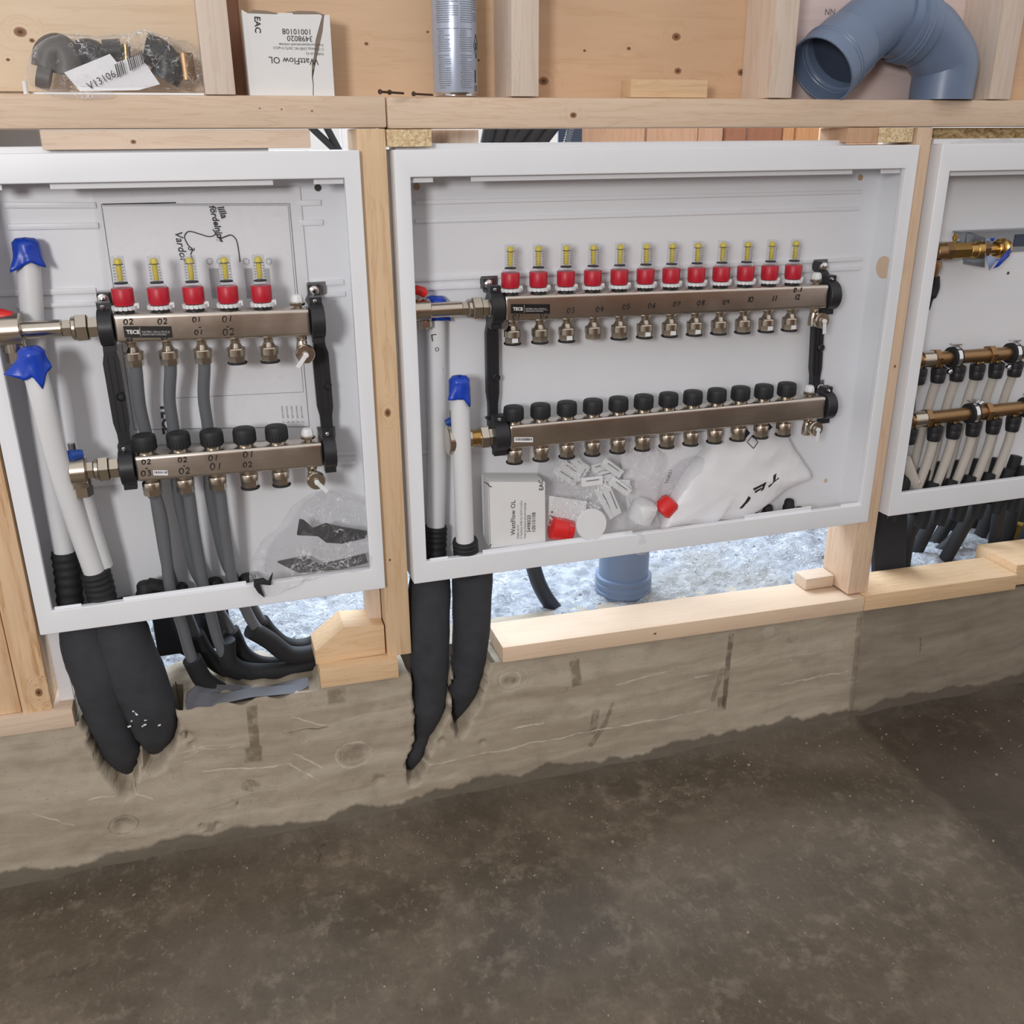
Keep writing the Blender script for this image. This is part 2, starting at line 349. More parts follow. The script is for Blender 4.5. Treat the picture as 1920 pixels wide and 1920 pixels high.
def floor_mat():
    g = G('floor_concrete'); p = g.pos(); x, y, z = g.xyz(p)
    n1 = g.noise(p, 2.2, 6, .62, .5); n2 = g.noise(p, 26, 6, .68, .15); n3 = g.noise(g.scl(p, 30, 9, 1), 3, 4, .7)
    col = g.mix(g.sm(n1, .32, .68), lin((78, 68, 55)), lin((110, 98, 84)))
    col = g.mix(g.m('MULTIPLY', g.sm(n2, .48, .68, 0, .5), g.sm(g.noise(p, 3.3, 4, .6), .40, .62, .15, 1.0)), col, lin((140, 127, 111)))
    cr = g.n('ShaderNodeTexVoronoi', {'Vector': g.vadd(p, g.comb(g.m('MULTIPLY', n1, .5), g.m('MULTIPLY', n2, .08), 0.0)), 'Scale': 1.3}, feature='DISTANCE_TO_EDGE').outputs['Distance']
    col = g.mix(g.m('MULTIPLY', g.sm(cr, .0, .004, .6, 0), g.sm(g.noise(p, 2.1, 2), .5, .6)), col, lin((50, 42, 34)))
    n5 = g.noise(g.scl(p, 90, 50, 50), 1.0, 4, .72, .3); col = g.mix(g.sm(n5, .56, .70, 0, .30), col, lin((156, 143, 126))); col = g.mix(g.sm(n5, .30, .44, .30, 0), col, lin((62, 53, 42)))
    col = g.mix(g.sm(n2, .30, .45, .4, 0), col, lin((72, 62, 50)))
    sp = g.n('ShaderNodeTexVoronoi', {'Vector': p, 'Scale': 46.0}); dd = sp.outputs['Distance']; rc = g.xyz(sp.outputs['Color'])[0]
    col = g.mix(g.m('MULTIPLY', g.sm(dd, .03, .07, 1, 0), g.sm(rc, .84, .88)), col, lin((176, 164, 146)))
    col = g.mix(g.sm(n3, .62, .72, 0, .28), col, lin((140, 126, 110)))
    # darker area right of the joint
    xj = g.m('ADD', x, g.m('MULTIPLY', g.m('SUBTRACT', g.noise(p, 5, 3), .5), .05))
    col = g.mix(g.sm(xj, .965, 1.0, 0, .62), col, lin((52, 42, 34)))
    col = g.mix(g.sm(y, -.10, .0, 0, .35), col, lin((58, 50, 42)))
    g.bump(g.m('ADD', g.m('ADD', n2, g.m('MULTIPLY', n3, .4)), g.m('MULTIPLY', n5, .35)), .45, .005)
    return g.fin(col, g.sm(n1, .3, .7, .48, .68))
def rubble_mat():
    g = G('rough_screed'); p = g.pos(); n1 = g.noise(p, 34, 5, .6, .8); n2 = g.noise(p, 5, 3); n3 = g.noise(p, 150, 3)
    wp = g.vadd(p, g.comb(g.m('MULTIPLY', n1, .03), g.m('MULTIPLY', g.noise(p, 31, 3), .03), 0.0))
    v = g.n('ShaderNodeTexVoronoi', {'Vector': wp, 'Scale': 58.0, 'Randomness': 1.0}, feature='DISTANCE_TO_EDGE').outputs['Distance']
    ridge = g.m('MULTIPLY', g.sm(v, .0, .10, 1, 0), g.sm(n2, .35, .55)); pit = g.m('MULTIPLY', g.sm(v, .22, .40), g.sm(n1, .50, .60))
    col = g.mix(g.sm(n1, .35, .65), lin((134, 138, 145)), lin((172, 176, 183)))
    col = g.mix(g.m('MULTIPLY', ridge, .75), col, lin((214, 217, 222)))
    col = g.mix(g.m('MULTIPLY', pit, .8), col, lin((70, 73, 80)))
    col = g.mix(g.sm(g.noise(p, 3.1, 2), .52, .62, 0, .4), col, lin((140, 130, 112)))
    g.bump(g.m('SUBTRACT', g.m('ADD', g.m('MULTIPLY', ridge, .6), g.m('MULTIPLY', n3, .12)), g.m('MULTIPLY', pit, .8)), .8, .0045); return g.fin(col, .8)
# ------------------------------------------------------------------ helpers for writing
DIG = {'0': [[(.5,1),(.15,.8),(.1,.3),(.45,0),(.85,.25),(.88,.75),(.5,1)]], '1': [[(.62,1),(.5,.5),(.42,0)]],
 '2': [[(.1,.8),(.45,1),(.8,.78),(.55,.4),(.1,.02),(.95,.05)]], '3': [[(.15,.95),(.7,.95),(.42,.6),(.8,.35),(.5,0),(.1,.1)]],
 '4': [[(.35,1),(.1,.45),(.85,.5)],[(.75,.95),(.6,0)]], '5': [[(.9,1),(.3,.95),(.2,.58),(.7,.5),(.65,.1),(.1,.02)]],
 '6': [[(.7,1),(.2,.5),(.25,.05),(.7,.05),(.75,.42),(.25,.4)]], '7': [[(.1,.95),(.85,.95),(.45,.5),(.3,0)],[(.25,.5),(.8,.52)]],
 '8': [[(.5,.52),(.15,.78),(.5,1),(.82,.78),(.2,.25),(.5,0),(.85,.25),(.5,.52)]], '9': [[(.8,.8),(.4,.98),(.2,.68),(.6,.55),(.8,.85),(.6,0)]],
 '.': [[(.4,.15),(.55,.1)]], '-': [[(.15,.5),(.85,.52)]], ' ': []}
def strokes(mb, s, o, ex, ez, h, w):
    o = Vector(o); ex = Vector(ex).normalized(); ez = Vector(ez).normalized(); x = 0
    for ch in s:
        adv = .62 if ch in '1.' else 1.0
        for st in DIG[ch]:
            pts = [o+ex*((x+px*.72)*h)+ez*(pz*h) for px, pz in st]
            if len(pts) > 2 and ch not in '147': pts = spline(pts, 4)
            mb.tube(pts, w, 5, True, 1.0)
        x += adv
def text(s, size, mat, o, ex, ez, parent, name='printed_text', bold=0.0, shear=0.0, align='LEFT'):
    cu = bpy.data.curves.new(name, 'FONT'); cu.body = s; cu.size = size; cu.offset = bold; cu.shear = shear; cu.align_x = align
    cu.extrude = .00008; cu.resolution_u = 2
    t = bpy.data.objects.new('tmp', cu); COL.objects.link(t); bpy.context.view_layer.update()
    me = bpy.data.meshes.new_from_object(t); bpy.data.objects.remove(t); bpy.data.curves.remove(cu)
    ex = Vector(ex).normalized(); ez = Vector(ez).normalized(); nrm = ex.cross(ez)
    me.transform(Matrix(((ex.x, ez.x, nrm.x, o[0]), (ex.y, ez.y, nrm.y, o[1]), (ex.z, ez.z, nrm.z, o[2]), (0, 0, 0, 1))))
    off = WL[parent]; me.transform(Matrix.Translation(-off)); me.materials.clear(); me.materials.append(mat)
    ob = bpy.data.objects.new(name, me); COL.objects.link(ob); ob.parent = parent; return ob
def crumple(name, outl, Y0, bulge, mat, seed=0, amp=.006, freq=28, parent=None, rings=14, N=72, back=.3, yt=None, lean=0.0):
    """closed crumpled film bag: outline in photo pixels on plane Y0, bulging towards the room"""
    pts = [at(u, v, Y0) for u, v in outl]; L = spline(pts+[pts[0]], 12); 
    per = [0]
    for a, b in zip(L, L[1:]): per.append(per[-1]+(b-a).length)
    def on(s):
        s = s % per[-1]
        for i in range(len(L)-1):
            if per[i+1] >= s: return L[i].lerp(L[i+1], (s-per[i])/max(1e-9, per[i+1]-per[i]))
        return L[-1]
    O = [on(per[-1]*k/N) for k in range(N)]; c = sum(O, Vector())/N
    sd = Vector((seed*3.1, seed*1.7, seed*.9)); mb = MB(); vs = []; 
    def disp(p, e):
        q = p*freq+sd; n1 = 1-abs(noise.noise(q))*2; n2 = 1-abs(noise.noise(q*2.3+sd))*2; n3 = noise.noise(q*.6)
        return amp*e*(n1*.8+n2*.4+n3*1.2)
    fs = []
    for side in (0, 1):
        base = len(vs)
        for i in range(rings+1):
            t = i/rings; s = math.cos(t*math.pi/2); h = math.sin(t*math.pi/2)**.55
            for k in range(N):
                p = c.lerp(O[k], s); e = min(1, t*4+.05)
                yy = -bulge*h if side == 0 else bulge*back*h
                d = disp(p+Vector((0, side*.3, 0)), e)
                vs.append(p+Vector((d*.5, yy - (abs(d) if side == 0 else -abs(d)*.3), d*.5)))
        for i in range(rings):
            for k in range(N):
                a = base+i*N+k; b = base+i*N+(k+1)%N; fs.append((a, b, b+N, a+N))
    mb.add(vs, fs)
    zb_ = min(v.z for v in mb.v)
    for v in mb.v: v.y += lean*(v.z-zb_)
    if yt is not None:
        for v in mb.v: v.y = min(v.y, yt)
    o = mb.build(name, mat, parent, ang=60); return o

# ------------------------------------------------------------------ setting: floor, plinth, ground behind, sheathing
YS = .012; YD = .107
def grid(name, xs, ys, fn, mat):
    mb = MB(); vs = [fn(x, y) for y in ys for x in xs]; n = len(xs)
    mb.add(vs, [(j*n+i, j*n+i+1, (j+1)*n+i+1, (j+1)*n+i) for j in range(len(ys)-1) for i in range(n-1)])
    o = mb.build(name, mat); return o
def fr(a, b, n): return [a+(b-a)*i/(n-1) for i in range(n)]
def fz(x, y):
    z = -.49 + .004*noise.noise(Vector((x*3, y*3, 0))) + .0012*noise.noise(Vector((x*30, y*30, 0)))
    if y > -.035: z += .016*((y+.035)/.045)**1.6*(.7+.6*noise.noise(Vector((x*9, 0, 3))))
    return Vector((x, y, z))
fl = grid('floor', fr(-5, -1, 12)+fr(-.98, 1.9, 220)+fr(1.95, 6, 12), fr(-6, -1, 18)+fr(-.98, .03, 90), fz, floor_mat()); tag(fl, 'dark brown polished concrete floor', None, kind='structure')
wo = bpy.data.objects.new('wall_opposite', None); COL.objects.link(wo); wo.location = (0, -6, -.49); WL[wo] = Vector((0, -6, -.49)); tag(wo, 'unseen timber wall added behind the viewer for brown reflections', None, kind='structure')  # unseen wall, added so the steel bars reflect dark brown
for k in range(11): MB().box(-5, 6, -6.05, -6-.004*(k % 2), -.48+.22*k, -.48+.22*k+.216).build('board', MW['brown'], wo, .004, 1)
def ztop(x): return -.190-.0235*(x-.16)
def ctr(l): return [tuple(at(u, v, Y)) for u, v, Y in l]
FO = {'la': ctr([(157, 1145, .058), (160, 1170, .054), (165, 1200, .046), (185, 1262, .034), (207, 1345, .036), (228, 1405, .048), (240, 1440, .070)]),
      'lb': ctr([(206, 1135, .060), (214, 1160, .056), (222, 1190, .048), (250, 1261, .034), (280, 1322, .032), (290, 1365, .042), (290, 1400, .064)]),
      'ca': ctr([(806, 1060, .056), (806, 1085, .052), (805, 1120, .044), (805, 1200, .034), (805, 1250, .032), (803, 1325, .034), (789, 1375, .040), (775, 1412, .040), (768, 1436, .052)]),
      'cb': ctr([(886, 1050, .058), (886, 1075, .054), (885, 1110, .044), (884, 1176, .036), (878, 1237, .034), (868, 1285, .038), (861, 1315, .046), (850, 1350, .060)])}
FR = {'la': [.040, .043, .045, .045, .037, .032, .014], 'lb': [.042, .046, .049, .050, .045, .037, .016],
      'ca': [.036, .038, .040, .038, .036, .031, .017, .020, .010], 'cb': [.036, .038, .038, .036, .032, .030, .022, .006]}
SEG = []
for k in FO:
    for a, b, ra, rb in zip(FO[k], FO[k][1:], FR[k], FR[k][1:]): SEG.append((a[0], a[2], b[0], b[2], ra, rb))
def notch(x, z):
    best = 9
    for ax, az, bx, bz, ra, rb in SEG:
        dx, dz = bx-ax, bz-az; t = max(0, min(1, ((x-ax)*dx+(z-az)*dz)/(dx*dx+dz*dz)))
        d = math.hypot(x-ax-dx*t, z-az-dz*t) - (ra+(rb-ra)*t)
        best = min(best, d)
    return best
def plinth():
    xs = fr(-1.6, -.68, 30)+fr(-.67, .2, 230)+fr(.21, 2.2, 200); ns = 64; mb = MB(); n = len(xs); vs = []
    for j in range(ns+1):
        for x in xs:
            zt = ztop(x)
            if -.46 < x < -.18: zt -= .012*max(0, noise.noise(Vector((x*30, 5, 0)))+.3)+.004
            z = -.50+(zt+.50)*j/ns
            y = .006+.0015*noise.noise(Vector((x*8, z*40, 0)))+.001*noise.noise(Vector((x*60, z*60, 1)))
            d = notch(x, z)+.006*noise.noise(Vector((x*55, z*55, 2)))+.003*noise.noise(Vector((x*140, z*140, 4)))
            if d < .004: y += min(.050, max(0, (.004-d)*6))
            for hx, hz, hr in HOLES:
                e = math.hypot(x-hx, z-hz)/hr+.4*noise.noise(Vector((x*90, z*90, 3)))
                if e < 1: y += .012*(1-e)
            vs.append(Vector((x, y, z)))
    fs = [(j*n+i, j*n+i+1, (j+1)*n+i+1, (j+1)*n+i) for j in range(ns) for i in range(n-1)]
    b = len(vs); mt = 16; yl = {}
    for j in range(1, mt+1):
        for i, x in enumerate(xs):
            f = vs[ns*n+i]; y = f.y+(.20-f.y)*j/mt; d = notch(x, -.17); dy = abs(y-.03)
            z = f.z+.003*noise.noise(Vector((x*40, y*40, 7)))-.01*(j/mt)
            if d < .008 and y < .10: z = -.30
            vs.append(Vector((x, y, z)))
    for j in range(mt):
        for i in range(n-1):
            a = (ns*n+i) if j == 0 else b+(j-1)*n+i; c = b+j*n+i
            fs.append((a, a+1, c+1, c))
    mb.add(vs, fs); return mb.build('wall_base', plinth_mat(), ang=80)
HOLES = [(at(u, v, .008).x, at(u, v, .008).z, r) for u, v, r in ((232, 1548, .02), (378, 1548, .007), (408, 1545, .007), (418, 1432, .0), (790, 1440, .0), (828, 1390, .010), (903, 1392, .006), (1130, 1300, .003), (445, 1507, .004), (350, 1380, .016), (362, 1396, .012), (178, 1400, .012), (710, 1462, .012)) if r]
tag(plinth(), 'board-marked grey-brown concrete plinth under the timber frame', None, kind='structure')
def rub(x, y):
    q = Vector((x, y, 0)); z = -.205+.012*noise.noise(q*7)+.009*noise.noise(q*28)-.008*max(0, noise.noise(q*60)-.05)+.003*noise.noise(q*110)
    z += .05*max(0, (y-.35))*.3
    r_ = math.hypot((x-1.03)*1.0, (y-.40))
    if r_ < .16: z += .035*(1-r_/.16)*(1+.6*noise.noise(q*18))
    if y < .18: z -= (.18-y)*.12
    return Vector((x, y, z))
tag(grid('floor_behind', fr(-1.6, 2.6, 560), fr(.115, .9, 170)+fr(.91, 2.4, 40), rub, rubble_mat()), 'rough pale grey porous screed on the ground behind the wall', None, kind='structure')
# sheathing boards of the wall behind the upper studs
wb = bpy.data.objects.new('wall_back', None); COL.objects.link(wb); wb.location = (0, .12, .8); WL[wb] = Vector((0, .12, .8)); tag(wb, 'spruce sheathing boards behind the upper studs', None, kind='structure')
for u0, u1, m, zb in ((-500, 428, 'panel_a', .806), (430, 470, 'panel_red', .800), (462, 948, 'panel_b', .800), (950, 1440, 'panel_c', .800), (1442, 1880, 'panel_d', .800), (1882, 2400, 'panel_c', .800)):
    a = at(u0, 170, YD).x if u0 > -400 else -1.6; b = at(u1, 170, YD).x if u1 < 2300 else 2.4
    MB().box(a, b-.0015, YD+(.002 if m == 'panel_red' else 0), YD+.02, zb, 1.30).build('board', MW[m], wb, .0008, 1)
MB().box(-1.2, -.5, YD+.003, YD+.02, .76, .8045).build('board', MW['panel_b'], wb, .0008, 1)
# ------------------------------------------------------------------ studs, plates, sills
def plank(name, mb, mat, label, cat='timber', group=None, bev=.0018):
    return tag(mb.build(name, mat, None, bev, 2), label, cat, group)
plank('top_plate', MB().box(-1.6, at(724.5, 200, YS).x-.0006, YS, YD, .7555, .7995), MW['beam'], 'long horizontal timber plate above the left cabinet, left of the joint', bev=.004)
plank('top_plate', MB().box(at(724.5, 200, YS).x+.0006, 2.4, YS, YD, .754, .799), MW['beam'], 'long horizontal timber plate above the middle and right cabinets', bev=.005)
GU = 'short upright studs standing on the horizontal plate'
for u0, u1, lb in ((385, 442, 'pale upright stud between the bag of fittings and the upper carton'), (959, 1010, 'pale upright stud just right of the spray can'),
                   (1442, 1484, 'pale upright stud left of the grey drain pipe elbow'), (1855, 1895, 'pale upright stud right of the grey drain pipe elbow')):
    plank('upright_stud', MB().box(at(u0, 175, YS).x, at(u1, 175, YS).x, YS-.001, YD-.0005, .8, 1.30), MW['stud_u'], lb, 'stud', GU)
plank('wall_stud', MB().box(-.0525, -.0085, YS, YD, -.146, .7545), MW['stud_l'], 'tall knotty stud between the left and middle cabinets', 'stud')
plank('wall_stud', MB().prism([(.9345, YS, ztop(.96)+.0390), (.9835, YS, ztop(.96)+.0390), (.9835, YS, .753), (.9515, YS, .753), (.9515, YS, -.004), (.9345, YS, -.004)], (0, YD-YS, 0)), MW['stud_r'], 'tall straight-grained stud between the middle and right cabinets', 'stud')
plank('wall_stud', MB().box(-.662, -.6165, YS-.008, YD-.01, -.1405, .7545), MW['strong_z'], 'strongly grained stud at the left edge with a split knot near its foot', 'stud')
plank('wall_stud', MB().box(-.712, -.664, YS-.004, YD-.01, -.1385, .7545), MW['strong_z'], 'outermost stud cut by the left edge of the picture', 'stud')
plank('wall_stud', MB().box(-.078, -.054, .05, YD, -.146, -.005), MW['pale_z'], 'short packer set back against the foot of the left-hand centre stud', 'stud')
def sill(name, x0, x1, y0, y1, mat, label, dz=0.0, th=.036):
    return plank(name, MB().beam(x0, x1, ztop(x0)+.0015+dz, ztop(x0)+th+dz, ztop(x1)+.0015+dz, ztop(x1)+th+dz, y0, y1), mat, label, 'sill', None, .0015)
sill('floor_plate', -1.5, -.587, -.002, .10, MW['pale_x'], 'short sill piece under the studs at the left edge', -.005, .036)
sill('floor_plate', -.178, -.0365, -.002, .10, MW['warm_x'], 'short sill block under the stud between left and middle cabinets', .0, .040)
sill('floor_plate', .163, .968, -.003, .10, MW['white_x'], 'long sill under the middle cabinet, sunlit on top', .0, .034)
sill('floor_plate', .9695, 1.372, -.003, .10, MW['warm_x'], 'sill under the right cabinet', .0, .038)
sill('floor_plate', 1.374, 2.3, .006, .13, MW['warm_x'], 'thicker sill block at the right edge', .005, .052)
# wedge block beside the foot of the stud
a = at(602, 1220, .02); b = at(645, 1176, .02); c = at(736, 1170, .02); d = at(736, 1236, .02); e = at(600, 1262, .02)
zf = ztop(-.1)+.041
plank('wedge_block', MB().prism([(-.182, .02, zf), (-.182, .02, a.z), (b.x, .02, b.z), (-.055, .02, c.z), (-.055, .02, zf)], (0, .07, 0)), MW['warm_x'], 'cut timber wedge on the sill with a slanting top, beside the curving hoses')
plank('timber_block', MB().box(at(1503, 1095, .075).x, .932, .060, .104, ztop(.9)+.036, ztop(.9)+.062), MW['pale_x'], 'small offcut lying on the sill at the foot of the right-hand stud')
plank('packer_board', MB().box(at(75, 255, YS).x, at(582, 255, YS).x, YS+.002, YS+.04, .7285, .7540), wood('packer', (224, 198, 164), (206, 172, 132), 'x', K((250, 266, .004))), 'long packer board wedged above the left cabinet')
plank('chipboard_block', MB().box(-.007, at(810, 255, YS).x, YS+.001, YD-.01, .7285, .7535), MCHIP, 'chipboard spacer block above the left end of the middle cabinet', 'block')
plank('chipboard_block', MB().box(at(1648, 255, YS).x, at(1713, 255, YS).x, YS+.001, YD-.01, .7285, .7530), MCHIP, 'chipboard spacer block above the right end of the middle cabinet', 'block')
plank('timber_block', MB().box(at(1590, 255, YS).x, at(1647, 255, YS).x, YS+.001, YD-.01, .7285, .7530), MW['tan'], 'timber spacer block left of the right-hand chipboard block', 'block')
plank('timber_offcut', MB().box(at(1182, 165, .03).x, at(1326, 165, .03).x, .028, .070, .8, .8275), MW['warm_x'], 'short timber offcut lying on the plate below the right sheathing board', 'offcut')
plank('backing_board', MB().box(.06, .165, YD+.004, YD+.02, .60, .7535), MW['pale_z'], 'pale board seen in the gap above the middle cabinet')

# ------------------------------------------------------------------ things seen through the gap above the cabinets
wr = bpy.data.objects.new('wall_rear', None); COL.objects.link(wr); wr.location = (.8, .5, .2); WL[wr] = Vector((.8, .5, .2)); tag(wr, 'upright boards stacked behind the frame', None, kind='structure')
for u0, u1, m in ((1093, 1212, 'tan'), (1214, 1310, 'tan'), (1312, 1360, 'tan'), (1361, 1400, 'brown'), (1404, 1470, 'brown'), (1471, 1492, 'orange'), (1494, 1537, 'orange'), (1548, 1563, 'orange'), (1566, 1650, 'tan')):
    p0 = at(u0, 255, .45); p1 = at(u1, 255, .45)
    MB().box(p0.x, p1.x-.002, .45+random.uniform(0, .012), .48, .60, .92).build('board', MW[m], wr, .001, 1)
g_ = 'black hoses fanned out behind the middle cabinet'
for i, (u0, u1) in enumerate(((918, 912), (940, 930), (962, 950), (985, 972), (1010, 1000), (1035, 1022))):
    p = at(u0, 240, .36); q = at(u1-(0 if i < 3 else 12), 272, .36)
    dd = (q-p).normalized()
    tag(MB().tube([p-dd*.12, p, q, q+dd*.12], .013, 12).build('black_hose', MRUB), '%s hose from the left in the black fan seen above the middle cabinet' % ['first', 'second', 'third', 'fourth', 'fifth', 'sixth', 'seventh', 'eighth', 'ninth', 'tenth', 'last'][i], 'hose', g_)
p = at(1070, 240, .34); q = at(1062, 270, .34); dd = (q-p)
tag(MB().tube([p-dd*3]+[p+dd*(t/14-1) for t in range(60)]+[q+dd*3], [.006]+[.0075 if t % 2 else .005 for t in range(60)]+[.006], 10).build('flexible_conduit', MGALV), 'thin silvery corrugated conduit behind the gap above the middle cabinet', 'conduit')
tag(MB().box(at(1048, 255, .42).x, at(1092, 255, .42).x, .42, .43, .55, .92).build('background_board', MHTD, None, .002, 1), 'blue-grey panel behind the conduit above the middle cabinet', 'panel')
for (u0, u1), lb in (((583, 622), 'slanting black strap seen just left of the centre-left stud'), ((612, 632), 'upright black strap seen nearest the centre-left stud')):
    p = at(u0, 238, .25); q = at(u1, 275, .25); dd = (q-p).normalized()
    tag(MB().tube([p-dd*.1, q+dd*.12], .006, 10).build('black_strap', MRUB), lb, 'strap')
tag(MB().box(at(-60, 255, .3).x, at(76, 255, .3).x, .3, .32, .6, .92).build('grey_board', plain('taupe_board', (112, 106, 102), .8), None, .002, 1), 'dark grey board seen in the gap above the left end of the left cabinet', 'board')
tag(MB().box(at(640, 255, .3).x, at(668, 255, .3).x, .3, .32, .6, .92).build('white_board', MPAPER, None, .002, 1), 'white board seen in the gap left of the centre-left stud', 'board')
def woolm():
    mb = MB(); xs = fr(at(1752, 255, .04).x, 2.2, 90); zs = fr(.70, .7525, 9); n = len(xs)
    vs = [Vector((x, .05+.012*noise.noise(Vector((x*45, 0, z*70)))+.006*noise.noise(Vector((x*120, 0, z*120))), z)) for z in zs for x in xs]
    mb.add(vs, [(j*n+i, j*n+i+1, (j+1)*n+i+1, (j+1)*n+i) for j in range(8) for i in range(n-1)])
    mb.box(xs[0], xs[-1], .06, .10, .735, .7525); return mb.build('mineral_wool', MWOOL, ang=80)
tag(woolm(), 'yellow mineral wool stuffed above the right cabinet', 'insulation')

# ------------------------------------------------------------------ cabinets
YB = .095
def cabinet(x0, x1, z0, z1, label, tl, tr, tt, tb, lips, tabs, rails, holes, blips, sidehole=None):
    t = thing('manifold_cabinet', ((x0+x1)/2, .05, z0), label, 'cabinet')
    MB().box(x0+.0015, x1-.0015, YB, YB+.002, z0, z1).build('back_panel', MWHITE, t)
    MB().box(x0, x0+.0015, .0118, YB+.002, z0, z1).build('side_panel', MWHITE, t)
    MB().box(x1-.0015, x1, .0118, YB+.002, z0, z1).build('side_panel', MWHITE, t)
    m = MB().box(x0, x1, .0118, YB+.002, z1-.0015, z1); m.box(x0+.01, x1-.13, .035, .09, z1-.001, z1+.0085); m.build('top_panel', MWHITE, t, .0006, 1)
    o = [(x0, z0), (x1, z0), (x1, z1), (x0, z1)]; i = [(x0+tl, z0+tb), (x1-tr, z0+tb), (x1-tr, z1-tt), (x0+tl, z1-tt)]
    m = MB(); vs = [(x, -.0015, z) for x, z in o]+[(x, -.0015, z) for x, z in i]+[(x, .012, z) for x, z in o]+[(x, .012, z) for x, z in i]
    fs = [(k, (k+1) % 4, 4+(k+1) % 4, 4+k) for k in range(4)]+[(8+k, 8+(k+1) % 4, 12+(k+1) % 4, 12+k) for k in range(4)]
    fs += [(k, (k+1) % 4, 8+(k+1) % 4, 8+k) for k in range(4)]+[(4+k, 4+(k+1) % 4, 12+(k+1) % 4, 12+k) for k in range(4)]
    m.add(vs, fs).build('front_frame', MWHITE, t, .0022, 3)
    for a, b in lips: MB().box(a, b, .013, .016, z1-tt-.0085, z1-tt+.004).build('door_rail', MWHITE, t, .0005, 1)
    for a, b in tabs: MB().box(a, b, .013, .016, z1-tt-.0085, z1-tt+.004).build('hinge_tab', MWHITE, t, .0005, 1)
    for a, b, za, zb in blips: MB().beam(a, b, z0+tb-.002, z0+tb+za, z0+tb-.002, z0+tb+zb, .004, .0065).build('bottom_lip', MWHITE, t, .0004, 1)
    for a, b, zc0, zc1, h in rails: MB().beam(a, b, zc0-h/2, zc0+h/2, zc1-h/2, zc1+h/2, YB-.004, YB).build('mounting_rib', MWHITE, t, .0016, 2)
    for (x, z, r, m_) in holes: MB().lathe([(r, 0), (r, .0006)], (x, YB-.0003, z), (0, -1, 0), 18).build('punched_hole', m_, t)
    if sidehole:
        y, z, ry, rz = sidehole
        mb = MB(); pts = [(x1-.0024, y+ry*math.cos(k*math.pi/12), z+rz*math.sin(k*math.pi/12)) for k in range(24)]; mb.prism(pts, (.001, 0, 0)); mb.build('side_knockout', MCARDT, t)
    return t
MCARDT = plain('tan_board', (214, 190, 164), .8, var=.03)
MHOLE = plain('hole_dark', (70, 66, 62), .8); MHOLET = plain('hole_tan', (186, 160, 128), .8)
def X(u, v, Y): return at(u, v, Y).x
def rib(u0, v0, u1, v1, h): p = at(u0, v0, YB-.004); q = at(u1, v1, YB-.004); return (p.x, q.x, p.z, q.z, h)
cl = cabinet(-.6115, -.0515, .000, .7245, 'large white steel cabinet at left holding the five-loop manifold and a taped drawing', .024, .0245, .039, .040,
    [(X(92, 340, .014), X(512, 340, .014))], [(X(-30, 342, .014), X(2, 342, .014)), (X(588, 338, .014), X(644, 338, .014))],
    [rib(6, 385, 180, 385, .009), rib(14, 426, 185, 423, .009), rib(560, 381, 602, 380, .009), rib(562, 418, 606, 417, .009),
     rib(-40, 552, 180, 545, .009), rib(30, 575, 180, 570, .007), rib(582, 532, 645, 529, .009), rib(590, 556, 648, 551, .008), rib(150, 912, 240, 905, .007), rib(612, 853, 668, 850, .006), rib(612, 871, 670, 868, .006)],
    [(at(596, 352, YB).x, at(596, 352, YB).z, .0055, MHOLE)], [(X(102, 1140, .005), X(152, 1130, .005), .004, .004), (X(230, 1118, .005), X(462, 1095, .005), .005, .006)])
cm = cabinet(.0, .950, .0, .7245, 'wide white steel cabinet in the middle holding the twelve-loop manifold', .0245, .0245, .0395, .040,
    [(X(883, 338, .014), X(1597, 330, .014))], [(X(769, 338, .014), X(812, 338, .014)), (X(1652, 322, .014), X(1688, 321, .014))],
    [rib(778, 380, 1616, 360, .007), rib(779, 415, 1612, 391, .007), rib(778, 524, 1618, 485, .0085), rib(783, 542, 1616, 503, .007), rib(790, 848, 1000, 836, .007), rib(1555, 764, 1578, 761, .004), rib(1555, 779, 1577, 777, .004)],
    [(at(781, 350, YB).x, at(781, 350, YB).z, .0055, MHOLET), (at(1613, 333, YB).x, at(1613, 333, YB).z, .0055, MHOLET), (at(1548, 901, YB).x, at(1548, 901, YB).z, .0045, MCARDT)],
    [(X(806, 1050, .005), X(840, 1045, .005), .003, .003), (X(905, 1037, .005), X(1185, 1010, .005), .006, .006), (X(1396, 975, .005), X(1520, 958, .005), .008, .009), (X(1576, 951, .005), X(1612, 946, .005), .004, .004)],
    (.052, .505, .022, .021))
cr = cabinet(.9985, 1.75, .006, .7255, 'white steel cabinet at the right edge holding brass manifolds', .0245, .0245, .047, .0475,
    [(X(1782, 326, .014), 1.72)], [], [rib(1760, 452, 1800, 450, .005)],
    [(at(1890, 512, YB).x, at(1890, 512, YB).z, .003, MHOLE)], [])
